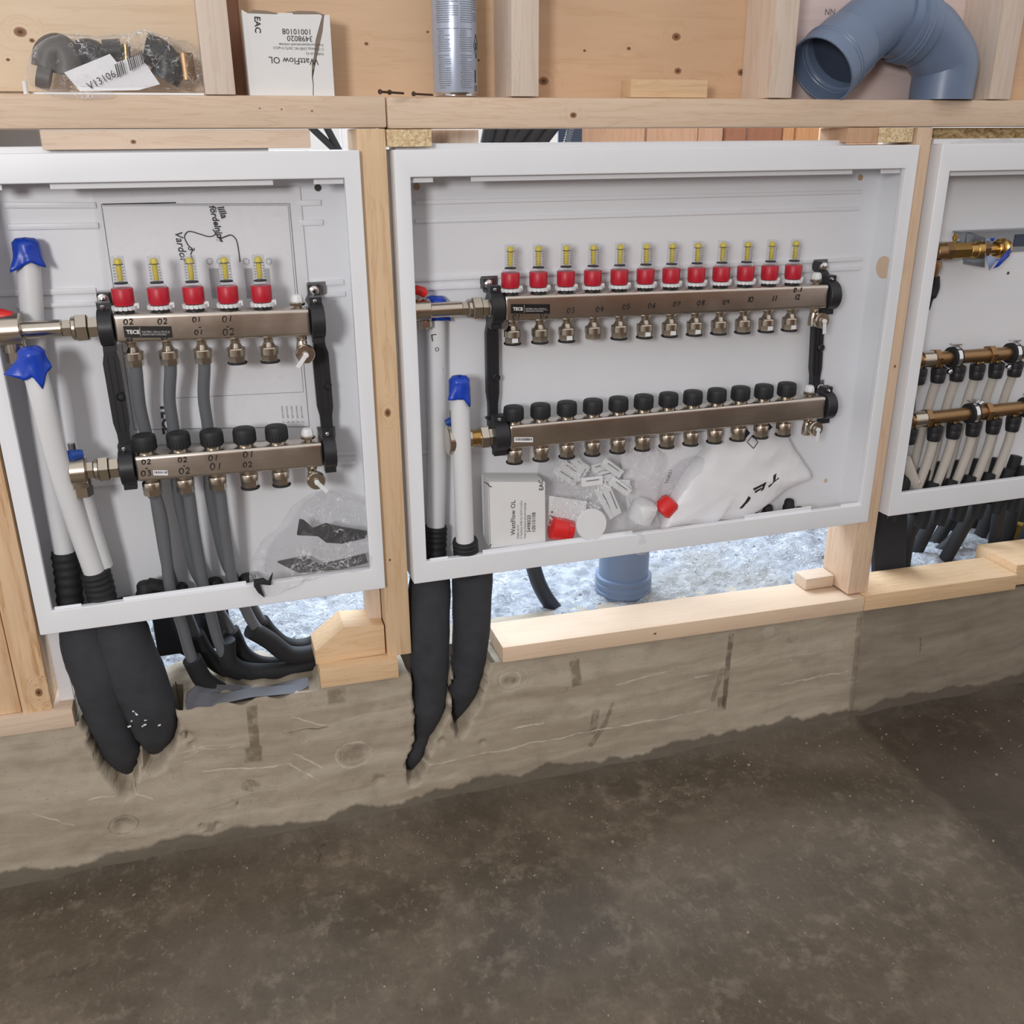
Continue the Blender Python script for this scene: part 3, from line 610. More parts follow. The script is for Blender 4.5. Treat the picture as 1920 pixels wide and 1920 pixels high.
# ------------------------------------------------------------------ manifold parts (prototypes at the origin)
def proto(mb, name, mat, par=None, ang=35, bev=0):
    o = mb.build(name, mat, None, bev, 2, ang, local=True)
    if par is not None: o.parent = par
    return o
def meter_proto():
    r = proto(MB().lathe([(.0125, -.001), (.0135, .0005), (.0135, .006), (.0125, .0065)], n=24), 'flow_meter', MBLACK)
    m = MB(); n = 16                          # notched locking ring
    for k in range(n):
        a0 = 2*math.pi*k/n; a1 = 2*math.pi*(k+.62)/n; a2 = 2*math.pi*(k+1)/n; ro = .0185
        P = lambda R, a, z: (R*math.cos(a), R*math.sin(a), z)
        m.hexa([P(.012, a0, .005), P(ro, a0, .005), P(ro, a1, .005), P(.012, a1, .005), P(.012, a0, .0105), P(ro, a0, .0105), P(ro, a1, .0105), P(.012, a1, .0105)])
        m.hexa([P(.012, a1, .0055), P(.0165, a1, .0055), P(.0165, a2, .0055), P(.012, a2, .0055), P(.012, a1, .010), P(.0165, a1, .010), P(.0165, a2, .010), P(.012, a2, .010)])
    m.box(.012, .0205, -.004, .004, .006, .0135)
    proto(m, 'locking_ring', MWPL, r)
    proto(MB().lathe([(.0135, .0095), (.0138, .0115)], n=24), 'seal_ring', MBLACK, r)
    proto(MB().lathe([(.0142, .0115), (.0155, .0150), (.0158, .0350), (.0150, .0362)], n=28), 'red_collar', MRED, r)
    proto(MB().lathe([(.0140, .0360), (.0135, .0385), (.0100, .0425), (.0092, .0430), (.0092, .0805), (.0085, .0820)], n=24), 'sight_glass', MGLASS, r)
    proto(MB().lathe([(.0094, .0425), (.0098, .0430), (.0098, .0441), (.0094, .0446)], n=24), 'seal_ring', MRUB, r)
    proto(MB().lathe([(.0032, .0465), (.0040, .048), (.0042, .0710), (.0060, .0712), (.0060, .0745), (.0040, .0785), (.001, .0790)], n=14), 'float_indicator', MYEL, r)
    m = MB().lathe([(.0061, .0700), (.0063, .0705), (.0061, .0711)], n=14)
    for k in range(6):
        for s in (-1, 1): m.box(s*.0064-.0010, s*.0064+.0010, -.0062, -.0058, .0490+k*.0042, .0500+k*.0042)
    proto(m, 'gauge_scale', MINK, r); return r
def fitting_proto(L, capped):
    if L > .035:
        r = proto(MB().lathe([(.0115, .001), (.0115, -.002), (.0080, -.005), (.0072, -.010), (.0105, -.0165), (.0128, -.0185)], n=18).lathe([(.0140, -.0175), (.0148, -.019), (.0148, -.0290)], n=24).lathe([(.0148, -.0290), (.0142, -.0310), (.0140, -L), (.0110, -L-.001)], n=6, ph=.35), 'outlet_fitting', MNICK, ang=25)
    else:
        r = proto(MB().lathe([(.0112, .001), (.0112, -.004), (.0138, -.006), (.0144, -.0075), (.0144, -.0170)], n=24).lathe([(.0146, -.0168), (.0142, -.019), (.0140, -L), (.0115, -L-.001)], n=6, ph=.2), 'outlet_fitting', MNICK, ang=25)
    if capped: proto(MB().lathe([(.010, -L+.001), (.0152, -L-.0008), (.0155, -L-.0022), (.0146, -L-.0036), (.010, -L-.0038)], n=24), 'end_cap', MRUB, r)
    return r
def knob_proto():
    m = MB().lathe([(.0160, .005), (.0172, .007), (.0180, .0160), (.0178, .0255), (.0168, .0285), (.0150, .0295), (.0060, .0292)], n=30)
    for k in range(24):
        a = 2*math.pi*k/24; m.obox((.0176*math.cos(a), .0176*math.sin(a), .015), (.0006*math.cos(a), .0006*math.sin(a), 0), (-.0009*math.sin(a), .0009*math.cos(a), 0), (0, 0, .0075))
    r = proto(m, 'valve_cap', MBLACK2)
    m2 = MB().lathe([(.0125, -.001), (.0135, .001), (.0135, .0055)], n=20); proto(m2, 'valve_neck', MNICK, r)
    m3 = MB().box(-.006, .006, -.0012, .0012, .0290, .0298); proto(m3, 'raised_mark', MBLACK, r); return r
PM = meter_proto(); PFL = fitting_proto(.039, True); PFLn = fitting_proto(.039, False); PFS = fitting_proto(.028, True); PFSn = fitting_proto(.028, False); PK = knob_proto()
PWT = proto(MB().box(-.0052, .0052, -.0152, -.0142, -.0372, -.0300), 'white_tag', MWPL)

def bar(parent, x0, x1, zc0, zc1, yc, name, h=.0435, d=.036):
    m = MB().beam(x0, x1, zc0-h/2, zc0+h/2, zc1-h/2, zc1+h/2, yc-d/2, yc+d/2)
    o = m.build(name, MSTEEL, parent, .0065, 4); return o
def screw(parent, p, r=.0072):
    p = Vector(p); m = MB().lathe([(r*1.2, .0), (r*1.2, .0012), (r, .0014), (r, .0045), (r*.7, .0058)], p, (0, -1, 0), 18)
    m.obox(p+Vector((0, -.0062, 0)), (r*.55, 0, 0), (0, .0006, 0), (0, 0, r*.13)).obox(p+Vector((0, -.0062, 0)), (r*.13, 0, 0), (0, .0006, 0), (0, 0, r*.55))
    return m.build('screw', MCHROME, parent)
def bracket(parent, xa, xb, z, yc, sx, sz, right=False):
    """clamp ring round the bar end with an ear that is screwed to the mounting rib"""
    R = .0275
    m = MB().lathe([(.0215, 0), (R-.001, 0), (R, .001), (R, xb-xa-.001), (R-.001, xb-xa), (.0215, xb-xa)], (xa, yc, z), (1, 0, 0), 32)
    m.box(xa+.001, xb-.001, yc-.006, yc+.010, z-R-.008, z-R+.004); m.box(xa+.001, xb-.001, yc-.004, yc+.014, z+R-.004, z+R+.009)
    o = m.build('clamp_ring', MBLACK, parent, ang=30)
    ear = MB().prism([(sx-.009, .070, sz-.010), (sx+.009, .070, sz-.010), (sx+.009, .070, sz+.009), (sx-.009, .070, sz+.009)], (0, .024, 0))
    ear.hexa([(xa, yc+.004, z+R-.006), (xb, yc+.004, z+R-.006), (xb, .085, z+R-.006), (xa, .085, z+R-.006), (sx-.007, .068, sz-.004), (sx+.007, .068, sz-.004), (sx+.007, .090, sz-.004), (sx-.007, .090, sz-.004)])
    ear.build('bracket_ear', MBLACK, parent, .001, 1)
    MB().box(sx-.008, sx+.021, .0885, .0905, sz-.010, sz+.011).build('bracket_plate', MGALV, parent)
    screw(parent, (sx, .069, sz)); screw(parent, (xa+(xb-xa)*.45, yc-.004, z+R+.003), .0026)
def strut(parent, p0, p1, w=.0105, knobz=.5):
    p0 = Vector(p0); p1 = Vector(p1); d = p1-p0
    L = lambda t, dx, dy: p0+d*t+Vector((dx, dy, 0))
    m = MB(); 
    for t0, t1, w0, w1 in ((0, .08, w*.7, w*.75), (.08, .16, w*.75, w*1.05), (.16, .70, w*1.05, w*1.05), (.70, .80, w*1.05, w*.8), (.80, 1.0, w*.8, w*.75)):
        m.hexa([L(t0, -w0, -.007), L(t0, w0, -.007), L(t0, w0, .007), L(t0, -w0, .007), L(t1, -w1, -.007), L(t1, w1, -.007), L(t1, w1, .007), L(t1, -w1, .007)])
    for s in (-.45, .35): m.hexa([L(.1, s*w-.0012, -.0085), L(.1, s*w+.0012, -.0085), L(.1, s*w+.0012, -.006), L(.1, s*w-.0012, -.006), L(.78, s*w-.0012, -.0085), L(.78, s*w+.0012, -.0085), L(.78, s*w+.0012, -.006), L(.78, s*w-.0012, -.006)])
    c = L(knobz, w*.5, -.006); m.lathe([(.0075, 0), (.0075, .004), (.0055, .006), (.004, .004), (.001, .004)], c, (0, -1, 0), 18)
    return m.build('bracket_strut', MBLACK, parent, ang=30)
def run(parent, Y, z0, zrow, segs):
    """turned pieces along the bar axis; segs = (u0, u1, radius, sides, name, material)"""
    for u0, u1, r, n, nm, mt in segs:
        a = at(u0, zrow, Y).x; b = at(u1, zrow, Y).x; L = b-a; ch = min(.0015, L*.2)
        zz = z0(.5*(a+b))
        MB().lathe([(r*.9, 0), (r, ch), (r, L-ch), (r*.9, L)], (a, Y, zz), (1, 0, 0), n, ph=.3).build(nm, mt, parent, ang=28)
def vent_and_drain(parent, x, zt, zb, yc, dx, dz, hang):
    MB().lathe([(.006, -.001), (.006, .003), (.0115, .004), (.012, .008), (.0105, .009)], (x, yc, zt), n=6).build('air_vent', MNICK, parent, ang=25)
    MB().lathe([(.0088, .009), (.0098, .010), (.0098, .015), (.0080, .020), (.006, .021)], (x, yc, zt), n=8).build('vent_cap', MWPL, parent, ang=25)
    m = MB().lathe([(.0085, .001), (.0085, -.008), (.0075, -.010), (.0095, -.020), (.0095, -.034), (.007, -.036)], (x+dx*.4, yc, zb), n=18)
    c = Vector((x+dx, yc-.012, zb-dz)); m.tube([(x+dx*.4, yc, zb-dz), c], .0085, 16)
    o = m.build('drain_valve', MNICK, parent, ang=30)
    MB().lathe([(.0145, 0), (.0150, .002), (.0150, .010), (.0135, .0125), (.004, .0128)], c, (0, -1, 0), 28).build('drain_cap', MNICK, o_p(o), ang=30)
    a = math.radians(hang); q = c+Vector((0, -.0145, 0)); e = Vector((math.sin(a), 0, -math.cos(a)))
    m = MB().tube([q, q+Vector((0, -.006, 0))], .0042, 12); m.obox(q+e*.012+Vector((0, -.004, 0)), e*.012, (0, .0012, 0), e.cross(Vector((0, 1, 0)))*.0034)
    m.build('drain_lever', MWPL, parent, .0006, 1)
def o_p(o): return o.parent
def sticker(parent, u0, v0, u1, v1, Y, rows=True):
    a = at(u0, v1, Y); b = at(u1, v1, Y); c = at(u0, v0, Y); h = c.z-a.z; s = (b.z-a.z)
    o = MB().hexa([(a.x, Y-.0006, a.z), (b.x, Y-.0006, b.z), (b.x, Y+.001, b.z), (a.x, Y+.001, a.z), (a.x, Y-.0006, a.z+h), (b.x, Y-.0006, b.z+h), (b.x, Y+.001, b.z+h), (a.x, Y+.001, a.z+h)]).build('black_sticker', MLAB, parent)
    ex = (b-a).normalized(); ez = Vector((0, 0, 1)); W = (b-a).length
    P = lambda fx, fz: a+ex*(W*fx)+ez*(h*fz)+Vector((0, -.0009, 0))
    text('TECE', h*.46, MWTXT, P(.05, .34), ex, ez, parent, 'sticker_lettering', .0003)
    m = MB(); y = -.0008
    m.obox(P(.285, .42), ex*.0007, (0, .00005, 0), ez*h*.03).obox(P(.285, .52), ex*.0007, (0, .00005, 0), ez*h*.03)
    m.obox(P(.335, .5), ex*.0002, (0, .00005, 0), ez*h*.4).build('sticker_line', MWTXT, parent)
    text('SLQ 790611  DN 6 x TTG SF 10', h*.17, MWTXT, P(.37, .47), ex, ez, parent, 'sticker_lettering')
    text('Edelstahlverteiler mit Durchfluss', h*.15, MWTXT, P(.37, .22), ex, ez, parent, 'sticker_lettering')
    m = MB().obox(P(.66, .39), ex*W*.28, (0, .00005, 0), ez*.00015); m.build('sticker_line', MWTXT, parent)
def white_sticker(parent, u0, v0, u1, v1, Y):
    a = at(u0, v1, Y); b = at(u1, v1, Y); c = at(u0, v0, Y); h = c.z-a.z
    m = MB().hexa([(a.x, Y-.0005, a.z), (b.x, Y-.0005, b.z), (b.x, Y+.001, b.z), (a.x, Y+.001, a.z), (a.x, Y-.0005, a.z+h), (b.x, Y-.0005, b.z+h), (b.x, Y+.001, b.z+h), (a.x, Y+.001, a.z+h)]); m.build('white_sticker', MPAPER, parent)
    m = MB(); W = b.x-a.x; x = a.x+W*.08
    while x < b.x-W*.08:
        w_ = random.choice((.0004, .0008, .0012)); z = a.z+(b.z-a.z)*(x-a.x)/W; m.box(x, x+w_, Y-.0008, Y-.0005, z+h*.35, z+h*.85); x += w_+random.choice((.0006, .001))
    m.build('printed_barcode', MINK, parent)
def marks(parent, items, Y):
    for s, u, v, hp in items:      # lower-left corner of the number, height in photo pixels
        p = at(u, v, Y); h = at(u, v-hp, Y).z-p.z; mb = MB(); q = at(u+20, v-1.6, Y)
        strokes(mb, s, p+Vector((0, -.0002, 0)), (q-p), (.08, 0, 1), h, .00095); mb.build('handwritten_number', MINK, parent)

# ------------------------------------------------------------------ middle manifold
yu, yl = .048, .030
T = thing('heating_manifold', (.5, .05, .20), 'twelve-loop steel manifold with red flow meters in the middle cabinet', 'manifold')
zu = lambda x: .4715-.0120*(x-.182)/.638
zl = lambda x: .2505-.0015*(x-.182)/.645
bar(T, .183, .818, zu(.183), zu(.818), yu, 'supply_bar'); bar(T, .184, .827, zl(.184), zl(.827), yl, 'return_bar')
ux = [957, 1009, 1061, 1112, 1160, 1210, 1258, 1306, 1353, 1399, 1443, 1489]; lx = [963, 1014, 1064, 1112, 1159, 1206, 1252, 1298, 1342, 1387, 1430, 1475]
fx = [959, 1014, 1064, 1111, 1159, 1207, 1255, 1301, 1347, 1392, 1437, 1481]
x0u, x1u = at(957, 517, yu).x, at(1489, 493, yu).x; x0l, x1l = at(963, 777, yl).x, at(1475, 732, yl).x
for k in range(12):
    x = x0u+(x1u-x0u)*k/11; inst(PM, T, (x, yu, zu(x)+.0216))
    f = inst(PFLn if k == 3 else PFL, T, (x+.003, yu, zu(x)-.0216))
    if k in (0, 2, 5, 6, 7, 10, 11): inst(PWT, T, (x+.003, yu, zu(x)-.0216))
    x = x0l+(x1l-x0l)*k/11; inst(PK, T, (x, yl, zl(x)+.0216)); inst(PFS, T, (x+.001, yl, zl(x)-.0216))
sx, sz = at(917, 533, .068).x, at(917, 533, .068).z
bracket(T, at(917, 580, yu).x, .1815, zu(.17), yu, sx, sz)
q = at(1545, 500, .068); bracket(T, .8185, .8405, zu(.83), yu, q.x, q.z)
q = at(931, 792, .060); bracket(T, at(924, 820, yl).x, .183, zl(.17), yl, q.x, q.z-.004)
q = at(1547, 724, .060); bracket(T, .8275, .848, zl(.84), yl, q.x-.004, q.z-.006)
strut(T, at(921, 590, .078), at(924, 795, .078), knobz=.56); strut(T, at(1534, 580, .078), at(1526, 735, .078), knobz=.45)
run(T, yu, zu, 582, [(770, 806, .019, 20, 'ball_valve', MNICK), (803, 866, .0125, 22, 'connecting_pipe', MNICK), (864, 877, .0128, 6, 'hex_collar', MNICK), (876, 884, .0165, 22, 'thrust_ring', MNICK), (884, 902, .0205, 6, 'union_nut', MNICK), (901, 916, .0155, 6, 'hex_collar', MNICK), (915, 946, .0145, 20, 'bar_neck', MNICK)])
run(T, yl, zl, 822, [(838, 852, .026, 26, 'ball_valve', MNICK), (850, 884, .019, 20, 'ball_valve', MNICK), (878, 901, .0145, 20, 'thrust_ring', MBRASS), (899, 915, .0205, 6, 'union_nut', MNICK), (914, 930, .0155, 6, 'hex_collar', MNICK), (928, 948, .0145, 20, 'bar_neck', MNICK)])
p = at(786, 548, yu); m = MB().tube([(p.x, yu, zu(p.x)+.01), (p.x, yu, p.z-.004)], .005, 10); m.lathe([(.012, 0), (.0125, -.010)], (at(797, 612, yu).x, yu, zu(.05)-.017), n=6).lathe([(.010, 0), (.010, -.03)], (at(793, 606, yu).x, yu, zu(.05)), n=16); m.build('valve_stem', MNICK, T, ang=25)
m = MB(); m.tube([(p.x-.012, yu, p.z+.001), (p.x-.004, yu, p.z+.004), (p.x+.006, yu, p.z), (p.x+.011, yu, p.z-.004)], [.006, .009, .010, .007], 12, flat=.9); m.box(p.x-.012, p.x-.006, yu-.003, yu+.003, p.z+.004, p.z+.011); m.build('red_handle', MRED2, T)
p = at(848, 786, yl+.02); MB().tube([(p.x, p.y, p.z-.03), (p.x, p.y, p.z+.016)], .0045, 10).build('valve_stem', MNICK, T); MB().tube([(p.x-.012, p.y, p.z-.006), (p.x+.004, p.y, p.z-.002), (p.x+.012, p.y, p.z)], [.006, .009, .006], 12).build('blue_handle', MBLUEH, T)
xv = at(1531, 515, yu).x; vent_and_drain(T, xv, zu(xv)+.0216, zu(xv)-.0216, yu, .008, .022, 4)
xv = at(1517, 733, yl).x; vent_and_drain(T, xv, zl(xv)+.0216, zl(xv)-.0216, yl, .010, .018, -2)
yf = yu-.0182
sticker(T, 958, 570, 1031, 588, yf); white_sticker(T, 964, 820, 999, 829, yl-.0182)
marks(T, [('01', 961, 599, 9), ('02', 1013, 596, 9), ('03', 1063, 587, 9), ('04', 1117, 585, 9), ('05', 1167, 580, 9), ('06', 1215, 578, 9), ('07', 1262, 575, 9), ('08', 1307, 573, 9),
          ('09', 1355, 571, 8), ('10', 1400, 567, 10), ('11', 1446, 565, 10), ('0.1', 1488, 548, 8), ('12', 1489, 562, 9)], yf)
# ------------------------------------------------------------------ left manifold
yu2, yl2 = .020, .008
T2 = thing('heating_manifold', (-.28, .05, .20), 'five-loop steel manifold in the left cabinet with grey pipes attached', 'manifold')
ua = at(213, 617, yu2-.018); ub = at(583, 605, yu2-.018); la = at(253, 881, yl2-.018); lb = at(607, 853, yl2-.018)
zu2 = lambda x: ua.z+(ub.z-ua.z)*(x-ua.x)/(ub.x-ua.x)
zl2 = lambda x: la.z+(lb.z-la.z)*(x-la.x)/(lb.x-la.x)
bar(T2, ua.x, ub.x, ua.z, ub.z, yu2, 'supply_bar', .0425); bar(T2, la.x, lb.x, la.z, lb.z, yl2, 'return_bar', .0415)
x0, x1 = at(232, 565, yu2).x, at(491, 557, yu2).x; xa, xb = at(271, 832, yl2).x, at(519, 818, yl2).x
f0, f1 = at(250, 660, yu2).x, at(504, 650, yu2).x; g0, g1 = at(284, 905, yl2).x, at(526, 888, yl2).x
for k in range(5):
    x = x0+(x1-x0)*k/4; inst(PM, T2, (x, yu2, zu2(x)+.0206)); x = f0+(f1-f0)*k/4; inst(PFL if k > 2 else PFLn, T2, (x, yu2, zu2(x)-.0206))
    x = xa+(xb-xa)*k/4; inst(PK, T2, (x, yl2, zl2(x)+.0206)); x = g0+(g1-g0)*k/4; inst(PFS if k > 2 else PFSn, T2, (x, yl2, zl2(x)-.0206))
UF = [Vector((f0+(f1-f0)*k/4, yu2, zu2(f0)-.055)) for k in range(5)]; LF = [Vector((g0+(g1-g0)*k/4, yl2, zl2(g0)-.044)) for k in range(5)]
q = at(193, 563, .062); bracket(T2, at(187, 620, yu2).x, ua.x-.0008, zu2(ua.x), yu2, q.x, q.z)
q = at(590, 546, .062); bracket(T2, ub.x+.0008, ub.x+.022, zu2(ub.x), yu2, q.x, q.z)
q = at(236, 838, .055); bracket(T2, at(227, 885, yl2).x, la.x-.0008, zl2(la.x), yl2, q.x-.002, q.z-.012)
q = at(612, 812, .055); bracket(T2, lb.x+.0008, lb.x+.021, zl2(lb.x), yl2, q.x-.002, q.z-.010)
strut(T2, at(203, 645, .066), at(238, 850, .066), .0115, .46); strut(T2, at(597, 630, .066), at(614, 815, .066), .0125, .48)
run(T2, yu2, zu2, 618, [(-14, 42, .024, 22, 'ball_valve', MNICK), (40, 118, .0130, 22, 'connecting_pipe', MNICK), (117, 136, .0135, 6, 'hex_collar', MNICK), (135, 144, .0175, 22, 'thrust_ring', MNICK), (143, 167, .0215, 6, 'union_nut', MNICK), (166, 187, .0165, 6, 'hex_collar', MNICK), (185, 214, .015, 20, 'bar_neck', MNICK)])
run(T2, yl2, zl2, 884, [(132, 164, .023, 22, 'ball_valve', MNICK), (163, 178, .014, 6, 'hex_collar', MNICK), (177, 187, .0165, 22, 'thrust_ring', MNICK), (186, 207, .0205, 6, 'union_nut', MNICK), (206, 226, .0165, 6, 'hex_collar', MNICK), (225, 254, .015, 20, 'bar_neck', MNICK)])
p = at(12, 600, yu2); m = MB().lathe([(.016, .0), (.016, -.030)], (at(25, 640, yu2).x, yu2, zu2(-.55)), n=18).lathe([(.0145, -.028), (.0145, -.046)], (at(25, 640, yu2).x, yu2, zu2(-.55)), n=6); m.tube([(p.x, yu2, zu2(-.55)+.015), (p.x, yu2, p.z+.002)], .007, 10); m.build('valve_outlet', MNICK, T2, ang=25)
m = MB().tube([(p.x-.024, yu2, p.z+.002), (p.x-.004, yu2, p.z+.006), (p.x+.009, yu2, p.z+.004)], [.008, .011, .008], 12); m.build('red_handle', MRED2, T2)
p = at(137, 852, yl2); m = MB().lathe([(.017, .0), (.017, -.024)], (at(150, 900, yl2).x, yl2, zl2(-.5)), n=18).lathe([(.0155, -.024), (.0150, -.040)], (at(152, 900, yl2).x, yl2, zl2(-.5)), n=6); m.tube([(p.x, yl2, zl2(-.5)+.015), (p.x, yl2, p.z+.018)], .0055, 10); m.build('valve_outlet', MNICK, T2, ang=25)
m = MB().tube([(p.x-.015, yl2, p.z-.003), (p.x, yl2-.004, p.z), (p.x+.014, yl2, p.z)], [.006, .010, .006], 12); m.lathe([(.0055, .008), (.0055, .017)], (p.x, yl2, p.z), n=6); m.build('blue_handle', MBLUEH, T2)
xv = at(558, 575, yu2).x; vent_and_drain(T2, xv, zu2(xv)+.0206, zu2(xv)-.0206, yu2, .004, .028, -38)
xv = at(577, 818, yl2).x; vent_and_drain(T2, xv, zl2(xv)+.0206, zl2(xv)-.0206, yl2, .006, .022, 40)
sticker(T2, 234, 611, 324, 633, yu2-.0182); white_sticker(T2, 288, 882, 315, 891, yl2-.0182)
marks(T2, [('02', 232, 609, 10), ('02', 296, 608, 10), ('01', 361, 604, 9), ('-', 372, 618, 8), ('01', 365, 628, 9), ('01', 417, 604, 11), ('-', 424, 617, 8), ('02', 418, 629, 12), ('03', 238, 641, 6), ('07', 303, 638, 7)], yu2-.0182)
marks(T2, [('02', 266, 871, 9), ('-', 272, 882, 7), ('03', 265, 893, 10), ('02', 334, 867, 9), ('-', 343, 877, 6), ('02', 336, 889, 11), ('01', 391, 864, 10), ('01', 394, 881, 12), ('01', 456, 858, 11), ('02', 456, 876, 9)], yl2-.0182)
for o in (PM, PFL, PFLn, PFS, PFSn, PK, PWT): drop(o)
# drawing in a clear pocket taped to the back of the left cabinet
yp = .0925
dr = MB().prism([at(188, 372, yp), at(562, 350, yp), at(604, 822, yp), at(236, 836, yp)], (0, .0006, 0)).build('taped_drawing', MPAPER); tag(dr, 'heating plan drawing behind the five-loop manifold with handwritten notes', 'drawing')
def line(pts, w, mat, name, Y, par):
    m = MB(); P = [at(u, v, Y) for u, v in pts]
    for a, b in zip(P, P[1:]):
        d = (b-a).normalized(); n_ = Vector((-d.z, 0, d.x))*w; m.hexa([a-n_, b-n_, b-n_+Vector((0, .0004, 0)), a-n_+Vector((0, .0004, 0)), a+n_, b+n_, b+n_+Vector((0, .0004, 0)), a+n_+Vector((0, .0004, 0))])
    return m.build(name, mat, par)
line([(190, 383), (543, 382), (580, 800), (252, 806), (190, 383)], .0005, MPRINT, 'printed_frame', yp-.0005, dr)
line([(194, 386), (540, 385), (569, 735), (315, 747)], .0003, MPRINT, 'printed_frame', yp-.0005, dr)
line([(192, 383), (330, 380)], .0009, MINK, 'printed_frame', yp-.0006, dr)
for pts in ([(363, 490), (358, 477), (361, 468), (355, 462), (350, 455), (346, 443), (354, 434), (372, 438), (388, 443), (398, 443), (404, 438), (399, 430)],
            [(404, 438), (412, 447), (424, 443), (434, 441), (443, 450), (447, 468), (450, 491)]):
    P = [at(u, v, yp-.0008) for u, v in pts]; MB().tube(spline(P, 5), .0009, 5).build('pen_stroke', MINK, dr)
def ptext(s, u0, v0, u1, v1, size, mat, par, Y, name='printed_text', bold=0.0, shear=0.0):
    a = at(u0, v0, Y); b = at(u1, v1, Y); ex = (b-a).normalized(); ez = Vector((-ex.z, 0, ex.x)); return text(s, size, mat, a, ex, ez, par, name, bold, shear)
ptext('lilla', 407, 388, 418, 415, .014, MINK, dr, yp-.0008, 'handwriting', .0004, .2)
ptext('fördelning', 392, 386, 405, 436, .0135, MINK, dr, yp-.0008, 'handwriting', .0004, .2)
ptext('Vardor', 327, 434, 336, 476, .016, MINK, dr, yp-.0008, 'handwriting', .0002, .2)
ptext('3', 352, 462, 354, 474, .014, MINK, dr, yp-.0008, 'handwriting', 0, .2)
ptext('TECE', 301, 757, 305, 800, .022, MINK, dr, yp-.0008, 'printed_text', .0012)
for k in range(5): ptext('mm/m kW .. %d' % (k+3), 527+k*9, 761, 529+k*9, 785, .005, MPRINT, dr, yp-.0008)
m = MB()
for u in list(range(392, 412, 2))+list(range(458, 474, 2))+list(range(496, 506, 2)):
    a = at(u, 503, yp-.0006); b = at(u+1, 560, yp-.0006); m.box(a.x-.0002, a.x+.0002, yp-.001, yp-.0004, b.z, a.z)
m.build('printed_loops', MPRINT, dr)
for u in (393, 412, 462, 484, 504):
    p = at(u, 490, yp-.0006); m = MB(); m.tube(arc(p, .0045, 0, 360, 16), .0003, 4, False); m.build('printed_circle', MPRINT, dr)
tag(MB().prism([at(172, 354, yp-.004), at(562, 349, yp-.0035), at(606, 824, yp-.003), at(228, 838, yp-.004)], (0, .0005, 0)).build('plastic_pocket', MSLEEVE), 'clear plastic pocket over the heating plan', 'plastic pocket')
# ------------------------------------------------------------------ white riser pipes, sleeves, blue tape caps
def riser(pxs, r, label, group=None, end=None):
    P = spline([at(u, v, Y) for u, v, Y in pxs], 8); 
    o = MB().tube(P, r, 22).build('riser_pipe', MPIPEW); tag(o, label, 'pipe', group); return o, P
def sleeve(pxs, r, label):
    P = spline([at(u, v, Y) for u, v, Y in pxs], 14); rr = [r*(1.0 if (i//2) % 2 else .93) for i in range(len(P))]
    rr[-1] = rr[-2] = r
    o = MB().tube(P, rr, 22).build('corrugated_sleeve', MRUB); return tag(o, label, 'sleeve')
def tape(par, c, r, h, flaps, seed):
    c = Vector(c); mb = MB(); N = 40; R_ = 10; vs = []; sd = Vector((seed, seed*2, 0))
    for j in range(R_+1):
        t = j/R_
        for k in range(N):
            a = 2*math.pi*k/N; fl_ = 0; dw = 0
            for fa, amt, dn in flaps:
                e = max(0, 1-abs(((a-fa+math.pi) % (2*math.pi))-math.pi)/.55); fl_ += amt*e*max(0, (t-.35)/.65)**1.2; dw += dn*e*max(0, (t-.4)/.6)
            rr = r*(min(1, (t*5)**.5)) + fl_ + .0012*noise.noise(Vector((math.cos(a)*2.5, math.sin(a)*2.5, t*3))+sd)*(1 if t > 0 else 0)
            z = c.z+h*.12*(1-(min(1, t*5))**2)*1.0 - h*max(0, t-.15) - dw + .0015*noise.noise(Vector((a*1.2, t*4, seed)))
            vs.append((c.x+rr*math.cos(a), c.y+rr*math.sin(a), z))
    mb.add(vs, [(j*N+k, j*N+(k+1) % N, (j+1)*N+(k+1) % N, (j+1)*N+k) for j in range(R_) for k in range(N)])
    o = mb.build('blue_tape', MTAPE, par, ang=50); s = o.modifiers.new('thickness', 'SOLIDIFY'); s.thickness = .0006; return o
gw = 'white riser pipes in the cabinets'
o1, P = riser([(52, 478, .066), (58, 560, .066), (64, 640, .068), (74, 760, .068), (95, 900, .062), (121, 1035, .052)], .0165, 'white pipe in the left cabinet capped high with blue tape, running behind the nickel valve', gw)
tape(o1, P[0]+Vector((0, 0, .020)), .0185, .040, [(-2.4, .016, .008), (-.4, .008, .004), (-1.4, .004, -.006)], 1)
o2, P = riser([(64, 690, -.020), (82, 760, -.018), (112, 880, .0), (148, 990, .018), (178, 1075, .028)], .0165, 'white slanting pipe in the left cabinet with a blue tape cap at mid height', gw)
tape(o2, P[0]+Vector((0, 0, .026)), .0185, .040, [(-2.85, .024, -.004), (-2.2, .004, .006), (-1.1, .001, .020), (-.1, .007, -.010)], 2)
o3, P = riser([(154, 925, .030), (170, 985, .034), (194, 1062, .040)], .0150, 'white pipe leaving the blue-handled valve downwards in the left cabinet', gw)
sleeve([(121, 1034, .052), (128, 1085, .050), (133, 1150, .048)], .0215, 'black corrugated sleeve round the left riser pipe of the left cabinet')
sleeve([(178, 1070, .028), (188, 1105, .030), (196, 1150, .032)], .0235, 'black corrugated sleeve round the slanting riser pipe of the left cabinet')
o4, P = riser([(817, 594, .078), (818, 700, .078), (820, 850, .074), (817, 988, .068)], .0168, 'white pipe by the left wall of the middle cabinet, taped behind the nickel pipe', gw)
tape(o4, P[0]+Vector((0, 0, .030)), .0195, .040, [(-.2, .008, .004), (-2.8, .003, .004)], 3)
m = MB(); line([(811, 640), (809, 628), (818, 627)], .0007, MINK, 'pen_mark', .0605, o4); MB().tube(arc(at(819.5, 655, .0605), .003, 0, 360, 16), .0005, 4, False).build('pen_mark', MINK, o4)
